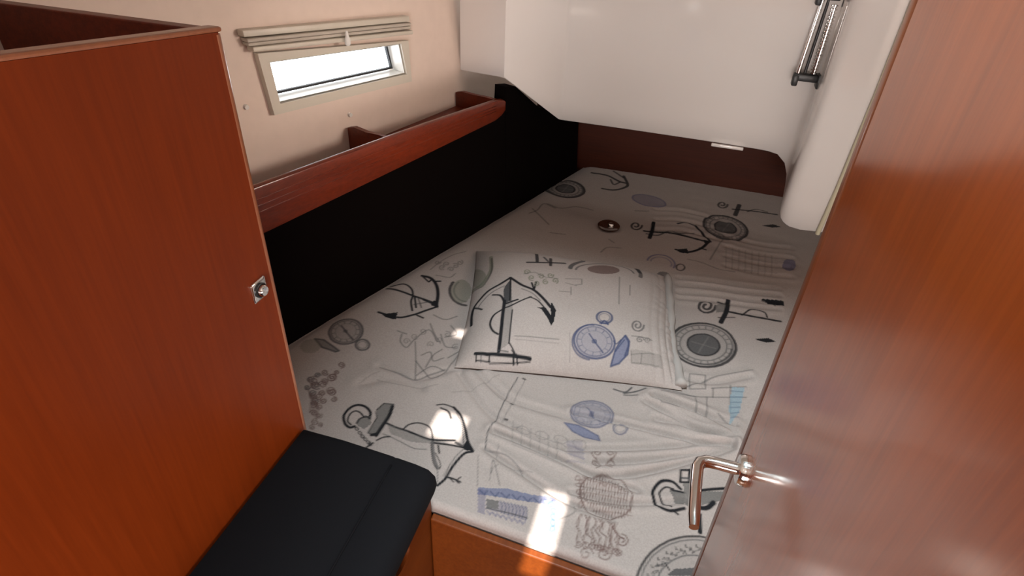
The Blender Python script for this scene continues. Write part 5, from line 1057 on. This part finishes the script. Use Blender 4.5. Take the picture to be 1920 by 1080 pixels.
# ---------------------------------------------------------------- pillow
PC=np.array([[-0.4515, 1.1077], [0.1251, 1.2243], [0.0454, 1.7432], [-0.5955, 1.6724]])
nu,nv=300,270
gu=np.linspace(-1,1,nu); gv=np.linspace(-1,1,nv)
Cp=lay_print(gu,gv,PILLOW_PRINT,.008)
Uu,Vv=np.meshgrid(gu,gv)
s_,t_=(Uu+1)/2,(Vv+1)/2
# slightly concave sides, corners drawn out
s2=.5+(s_-.5)*(1-.035*(1-Vv**2)*1.0); t2=.5+(t_-.5)*(1-.03*(1-Uu**2))
Xp=sum(PC[i][0]*k for i,k in enumerate(((1-s2)*(1-t2),s2*(1-t2),s2*t2,(1-s2)*t2)))
Yp=sum(PC[i][1]*k for i,k in enumerate(((1-s2)*(1-t2),s2*(1-t2),s2*t2,(1-s2)*t2)))
prof=np.maximum(0,(1-np.abs(Uu)**3.5)*(1-np.abs(Vv)**3.5))**.6
Zt=.606+.082*prof+waves(Xp,Yp,5,.004,14,40)*prof
rr_=np.random.RandomState(2)
for k in range(16):      # gathers running in from the open right end and from the near edge
    v0=rr_.uniform(-.9,.9); ln=rr_.uniform(.08,.22); wv=rr_.uniform(.02,.05)
    Zt+=-.004*np.exp(-((Vv-v0-.3*(1-Uu)*rr_.uniform(-1,1))/wv)**2)*np.exp(-((1-Uu)/ln)**2)*np.clip(prof*4,0,1)
for u0,am,wv in ((.93,.005,.012),(.86,.003,.015),(.78,.002,.02)): Zt-=am*np.exp(-((Uu-u0-.03*np.sin(3*Vv))/wv)**2)*np.clip(prof*4,0,1)
for k in range(8):
    u0=rr_.uniform(-.8,.9); Zt-=.003*np.exp(-((Uu-u0)/.03)**2)*np.exp(-((1+Vv)/.12)**2)*np.clip(prof*4,0,1)
pw=tag(empty('pillow'),'pale square pillow printed with a big anchor and blue pocket compass','pillow')
me=grid_mesh('pillowcase',Xp,Yp,Zt,Cp); link('pillowcase',me,M['pillow'],pw)
k_=slice(None,None,6)
me=grid_mesh('pillow_underside',Xp[k_,k_],Yp[k_,k_],.606-.004*prof[k_,k_],Cp[k_,k_]*0+BASE); me.flip_normals(); link('pillow_underside',me,M['pillow'],pw)
# open hem of the pillowcase at its right end, a double fold standing proud
bm=bmesh.new(); rws=[]
for k in range(41):
    v=-.97+1.94*k/40; t=(v+1)/2
    e=PC[1]*(1-t)+PC[2]*t; ed=(PC[1]-PC[0]); ed=ed/np.linalg.norm(ed)
    wob=.003*math.sin(v*5)+.0015*math.sin(v*17)
    bas=e-ed*(.018+.010*(1-v*v))
    rws.append([bm.verts.new((bas[0]+ed[0]*a1,bas[1]+ed[1]*a1,z1)) for a1,z1 in ((0,.618),(.010,.630+wob),(.022+wob,.624+wob),(.028+wob,.612),(.022,.606),(0,.606))])
for a_,b_ in zip(rws,rws[1:]):
    for k in range(6): bm.faces.new((a_[k],a_[(k+1)%6],b_[(k+1)%6],b_[k]))
bm.faces.new(rws[0]); bm.faces.new(rws[-1][::-1])
bmobj('open_hem',bm,M['ticking'],pw,True)

# brown disc on the sheet
kb=tag(empty('brown_knob'),'small round glossy brown disc on the sheet beyond the pillow','knob')
bm=bmesh.new(); lathe(bm,[(.030,.600),(.040,.603),(.041,.609),(.036,.613),(.024,.611),(.012,.6105)],(-.2,2.012,0)); smooth_by_angle(bmobj('disc',bm,M['knob'],kb),50)
bm=bmesh.new(); lathe(bm,[(.0115,.610),(.0115,.616),(.009,.6185),(.004,.619)],(-.193,2.010,0),n=18); smooth_by_angle(bmobj('stud',bm,M['chrome'],kb),50)

# ---------------------------------------------------------------- hull side cushion, shelf and dividers
sc=tag(empty('side_cushion'),'black upholstered backrest along the hull beside the bed, with a black filler for shade at its far end','cushion')
bm=bmesh.new(); hexa(bm,[hull(-.24,.535,0,0),hull(1.56,.535,0,0),hull(1.53,.535,.06,0),hull(-.24,.535,.06,0),hull(-.24,.926,.028,0),hull(.93,.962,.028,0),hull(.93,.962,.06,0),hull(-.24,.926,.06,0)],0)
v=list(bm.verts)
bmesh.ops.delete(bm,geom=list(bm.verts),context='VERTS')
prof_=[(-.24,.925),(.022,.925),(.50,.943),(.93,.963),(.982,.985),(.984,1.065),(1.04,1.055),(1.2,.94),(1.5,.86)]  # black rise past the rail end stands in for shade under the moulding
A_=[];B_=[];Cc=[];Dd=[]
for s,zt in prof_:
    s2_=min(s,1.56)
    A_.append(bm.verts.new(hull(s2_,.53,0,0))); B_.append(bm.verts.new(hull(s2_,zt,.028,0))); Cc.append(bm.verts.new(hull(s2_,zt,.075,0))); Dd.append(bm.verts.new(hull(s2_,.53,.075,0)))
for i in range(len(prof_)-1):
    for p_,q_ in ((A_,B_),(B_,Cc),(Cc,Dd),(Dd,A_)): bm.faces.new((p_[i],p_[i+1],q_[i+1],q_[i]))
bm.faces.new((A_[0],B_[0],Cc[0],Dd[0])); bm.faces.new((A_[-1],B_[-1],Cc[-1],Dd[-1]))
bmobj('backrest_and_shade_pad',bm,M['blackfab'],sc)
sh=tag(empty('side_shelf'),'red mahogany fiddled shelf along the hull under the window','shelf')
bm=bmesh.new()
def rail_pts(s,zb,zt,o0,o1): return [hull(s,zb,o0,0),hull(s,zb,o1,0),hull(s,zt,o1,0),hull(s,zt,o0,0)]
secs=[(-.24,.925,1.049),(.022,.925,1.046),(.25,.934,1.0445),(.5,.944,1.042),(.75,.955,1.036),(.93,.963,1.030),(.965,.972,1.026),(.985,.985,1.018)]
rows=[]
for s,zb,zt in secs:
    pr=[(.028,zb),(.026,zb+.003),(.026,zt-.006),(.028,zt-.002),(.032,zt),(.043,zt),(.047,zt-.002),(.049,zt-.006),(.049,zb)]
    rows.append([bm.verts.new(hull(s,z,o,0)) for o,z in pr])
for a_,b_ in zip(rows,rows[1:]):
    for k in range(9): bm.faces.new((a_[k],b_[k],b_[(k+1)%9],a_[(k+1)%9]))
bm.faces.new(rows[0]); bm.faces.new(rows[-1][::-1])
smooth_by_angle(bmobj('fiddle_rail',bm,M['rail'],sh),35)
bm=bmesh.new(); tube(bm,[hull(s,zt-.0085,.0375,0) for s,zb,zt in secs],.0108,14); bmobj('rail_cap',bm,M['polish'],sh,True)
for dz in (.030,.046,.062):      # moulded beads running along the rail face
    bm=bmesh.new(); tube(bm,[hull(s,zt-dz*(zt-zb)/.12,.0262,0) for s,zb,zt in secs[:-2]],.0016,6); bmobj('rail_bead',bm,M['rail'],sh,True)
bm=bmesh.new(); hexa(bm,[hull(-.24,.915,.049,0),hull(.985,.945,.049,0),hull(.985,.945,.232,0),hull(-.24,.915,.232,0),hull(-.24,.929,.049,0),hull(.985,.959,.049,0),hull(.985,.959,.232,0),hull(-.24,.929,.232,0)],.001); bmobj('shelf_board',bm,M['rail'],sh)
for s,zl,zh,dip in ((.470,.935,1.026,.02),(.968,.950,1.02,.012)):
    bm=bmesh.new()
    ptsd=[(.049,zl),(.232,zl),(.232,zh-.012),(.205,zh-.004),(.15,zh-dip*.3),(.10,zh),(.049,zh)]
    f0=[bm.verts.new(hull(s-.007,z,o,0)) for o,z in ptsd]; f1=[bm.verts.new(hull(s+.007,z,o,0)) for o,z in ptsd]
    for k in range(7): bm.faces.new((f0[k],f0[(k+1)%7],f1[(k+1)%7],f1[k]))
    bm.faces.new(f0[::-1]); bm.faces.new(f1); bmobj('divider',bm,M['rail'],sh)

# ---------------------------------------------------------------- left locker
lk=tag(empty('locker'),'tall mahogany locker with open top in the left foreground','locker')
X0=-.632; YE=.733
ztop=lambda y:1.496+.106*(YE-y)
bm=bmesh.new(); hexa(bm,[(X0-.02,-.5,.5),(X0,-.5,.5),(X0,YE-.008,.5),(X0-.02,YE-.008,.5),(X0-.02,-.5,ztop(-.5)-.006),(X0,-.5,ztop(-.5)-.006),(X0,YE-.008,ztop(YE)-.006),(X0-.02,YE-.008,ztop(YE)-.006)]); bmobj('front_panel',bm,M['cab'],lk)
bm=bmesh.new(); tube(bm,[(X0-.009,YE-.009,.5),(X0-.009,YE-.009,ztop(YE)-.009)],.0098,10); smooth_by_angle(bmobj('corner_lipping',bm,M['lip'],lk),60)
bm=bmesh.new(); hexa(bm,[(X0-.021,-.5,ztop(-.5)-.007),(X0+.001,-.5,ztop(-.5)-.007),(X0+.001,YE,ztop(YE)-.007),(X0-.021,YE,ztop(YE)-.007),(X0-.021,-.5,ztop(-.5)),(X0+.001,-.5,ztop(-.5)),(X0+.001,YE,ztop(YE)),(X0-.021,YE,ztop(YE))],.003); bmobj('top_lipping',bm,M['lip'],lk)
bm=bmesh.new(); hexa(bm,boxpts(-1.03,X0-.02,YE-.02,YE-.001,.5,1.494),.002); bmobj('end_panel',bm,M['rail'],lk)
box('back_panel',-1.05,-1.03,-.5,YE,.5,1.485,M['lin'],lk,.002)
box('shelf_board',-1.03,X0-.02,-.5,YE-.02,1.33,1.345,M['rail'],lk)
lt=empty('latch'); lt.parent=lk; 
bm=bmesh.new(); hexa(bm,boxpts(X0-.001,X0+.004,.668,.704,1.070,1.108),.004,3); o=bmobj('escutcheon',bm,M['chrome'],lt); smooth_by_angle(o,40)
bm=bmesh.new(); lathe(bm,[(.0135,X0+.003),(.0135,X0+.007),(.0115,X0+.008),(.0105,X0+.005)],(0,.686,1.089),'X',24); smooth_by_angle(bmobj('bezel',bm,M['blackpl'],lt),40)
bm=bmesh.new(); lathe(bm,[(.010,X0+.004),(.010,X0+.012),(.008,X0+.0145),(.003,X0+.015)],(0,.686,1.089),'X',24); smooth_by_angle(bmobj('push_button',bm,M['chrome'],lt),40)

# ---------------------------------------------------------------- seat beside the locker
bs=tag(empty('bench'),'red-brown wooden bench front under the charcoal cushion','bench')
bm=bmesh.new()
# panel in the plane x=-.345 with an oval finger hole
hy,hz,ra,rb=.572,.612,.030,.019
pts=[]
n_=32
for k in range(n_):
    t=2*math.pi*k/n_; pts.append((hy+ra*math.cos(t),hz+rb*math.sin(t)))
bd=[]
for k in range(n_):
    t=2*math.pi*k/n_; c_,s__=math.cos(t),math.sin(t); m_=max(abs(c_),abs(s__)); c_/=m_; s__/=m_
    bd.append((hy+(c_*(.704-hy) if c_>0 else c_*(hy+.45)),hz+(s__*(.650-hz) if s__>0 else s__*(hz-0))))
for x_ in (-.343,-.361):
    i_=[bm.verts.new((x_,y,z)) for y,z in pts]; b_=[bm.verts.new((x_,y,z)) for y,z in bd]
    for k in range(n_): bm.faces.new((i_[k],i_[(k+1)%n_],b_[(k+1)%n_],b_[k]))
    if x_<-.35:
        for k in range(n_): bm.faces.new((i0_[k],i0_[(k+1)%n_],i_[(k+1)%n_],i_[k])); bm.faces.new((b0_[k],b0_[(k+1)%n_],b_[(k+1)%n_],b_[k]))
    i0_,b0_=i_,b_
bmobj('front_panel',bm,M['board'],bs)
box('seat_top',X0,-.361,-.45,.70,.630,.648,M['board'],bs)
cu=tag(empty('seat_cushion'),'charcoal seat cushion between the locker and the foot of the bed','cushion')
# cross-section in x,z swept along y, far end square to the bed
sec=[(0,.652),(.0,.712),(.005,.722),(.10,.7275),(.212,.7265),(.217,.7245),(.222,.726),(.262,.7245),(.290,.720),(.304,.706),(.307,.682),(.303,.664),(.27,.652)]
ys=[-.4,-.1,.1,.3,.45,.55,.62,.66,.693,.699,.703,.705]
bm=bmesh.new(); rows=[]
for y in ys:
    ins=max(0,1-math.sqrt(max(0,1-(max(0,y-.693)/.012)**2)))
    rows.append([bm.verts.new((X0+.002+dx*(1-.015*ins)*(1+.06*(.5-y) if dx>.2 else 1),y-.03*dx*(1 if y>.5 else 0)+.012,z-.010*ins*(1 if z>.69 else 0))) for dx,z in sec])
for a_,b_ in zip(rows,rows[1:]):
    for k in range(13): bm.faces.new((a_[k],a_[(k+1)%13],b_[(k+1)%13],b_[k]))
bm.faces.new(rows[0]); bm.faces.new(rows[-1][::-1])
smooth_by_angle(bmobj('cushion_cover',bm,M['navy'],cu),60)
bm=bmesh.new(); tube(bm,[(X0+.002+.218*(1+.06*(.5-y)),y-.0065*(1 if y>.5 else 0)+.012,.7262) for y in (-.4,-.1,.1,.3,.45,.55,.62,.66,.68)],.0022,8); bmobj('seam_piping',bm,M['pipe'],cu,True)

# ---------------------------------------------------------------- open door on the right
dr=tag(empty('door_1'),'glossy mahogany cabin door standing open on the right',kind='structure')
XD=.162; YD=.657
box('door_leaf',XD+.001,XD+.036,-.05,YD-.022,.1,1.9,M['door'],dr,.001)
bm=bmesh.new(); hexa(bm,boxpts(XD,XD+.037,YD-.022,YD,.1,1.9),.006,3); smooth_by_angle(bmobj('edge_lipping',bm,M['doorlip'],dr),40)
hy_,hz_=.592,1.06
dh=empty('door_handle'); dh.parent=dr
bm=bmesh.new(); lathe(bm,[(.021,XD+.002),(.0215,XD-.003),(.019,XD-.008),(.011,XD-.010)],(0,hy_,hz_),'X',28); smooth_by_angle(bmobj('rose',bm,M['chrome'],dh),40)
bm=bmesh.new(); tube(bm,[(XD-.008,hy_,hz_),(XD-.035,hy_,hz_),(XD-.048,hy_-.001,hz_),(XD-.056,hy_-.006,hz_),(XD-.059,hy_-.016,hz_),(XD-.059,hy_-.05,hz_-.001),(XD-.058,hy_-.09,hz_-.003),(XD-.057,hy_-.104,hz_-.004)],[.0085,.0080,.0082,.0085,.0085,.0078,.0075,.0060],16); smooth_by_angle(bmobj('lever',bm,M['chrome'],dh),60)
bm=bmesh.new(); hexa(bm,boxpts(XD+.003,XD+.034,YD-.002,YD+.0025,1.03,1.13),.001); smooth_by_angle(bmobj('latch_plate',bm,M['chrome'],dh))

# ---------------------------------------------------------------- grab bar on the moulding
gb=tag(empty('grab_handle'),'chrome bar with black end brackets on the white moulding top right','handle')
b0,b1=Vector((.288,2.10,1.172)),Vector((.296,2.10,1.402))
bm=bmesh.new(); tube(bm,[b0+Vector((.004,0,0)),b1+Vector((.004,0,.03))],.0065,14); smooth_by_angle(bmobj('chrome_rod',bm,M['chrome'],gb),60)
bm=bmesh.new(); tube(bm,[b0+Vector((.024,.004,.02)),b1+Vector((.020,.004,.03))],.0045,10); smooth_by_angle(bmobj('black_rod',bm,M['blackpl'],gb),60)
pr=[]
for k in range(20):
    z=k/20*.20; pr+=[(.0075,z),(.011,z+.002),(.011,z+.0055),(.0075,z+.0075)]
bm=bmesh.new(); lathe(bm,pr,(.336,2.098,1.200),'Z',14); smooth_by_angle(bmobj('ribbed_bar',bm,M['chrome'],gb),40)
for z0,z1 in ((1.168,1.198),(1.398,1.43)):
    bm=bmesh.new(); hexa(bm,boxpts(.281,.352,2.088,2.112,z0+.008,z1),.004); hexa(bm,boxpts(.281,.298,2.086,2.114,z0-.008,z1-.004),.004); hexa(bm,boxpts(.350,.361,2.075,2.125,z0-.006,z1+.006),.003)
    smooth_by_angle(bmobj('end_bracket',bm,M['blackpl'],gb),40)
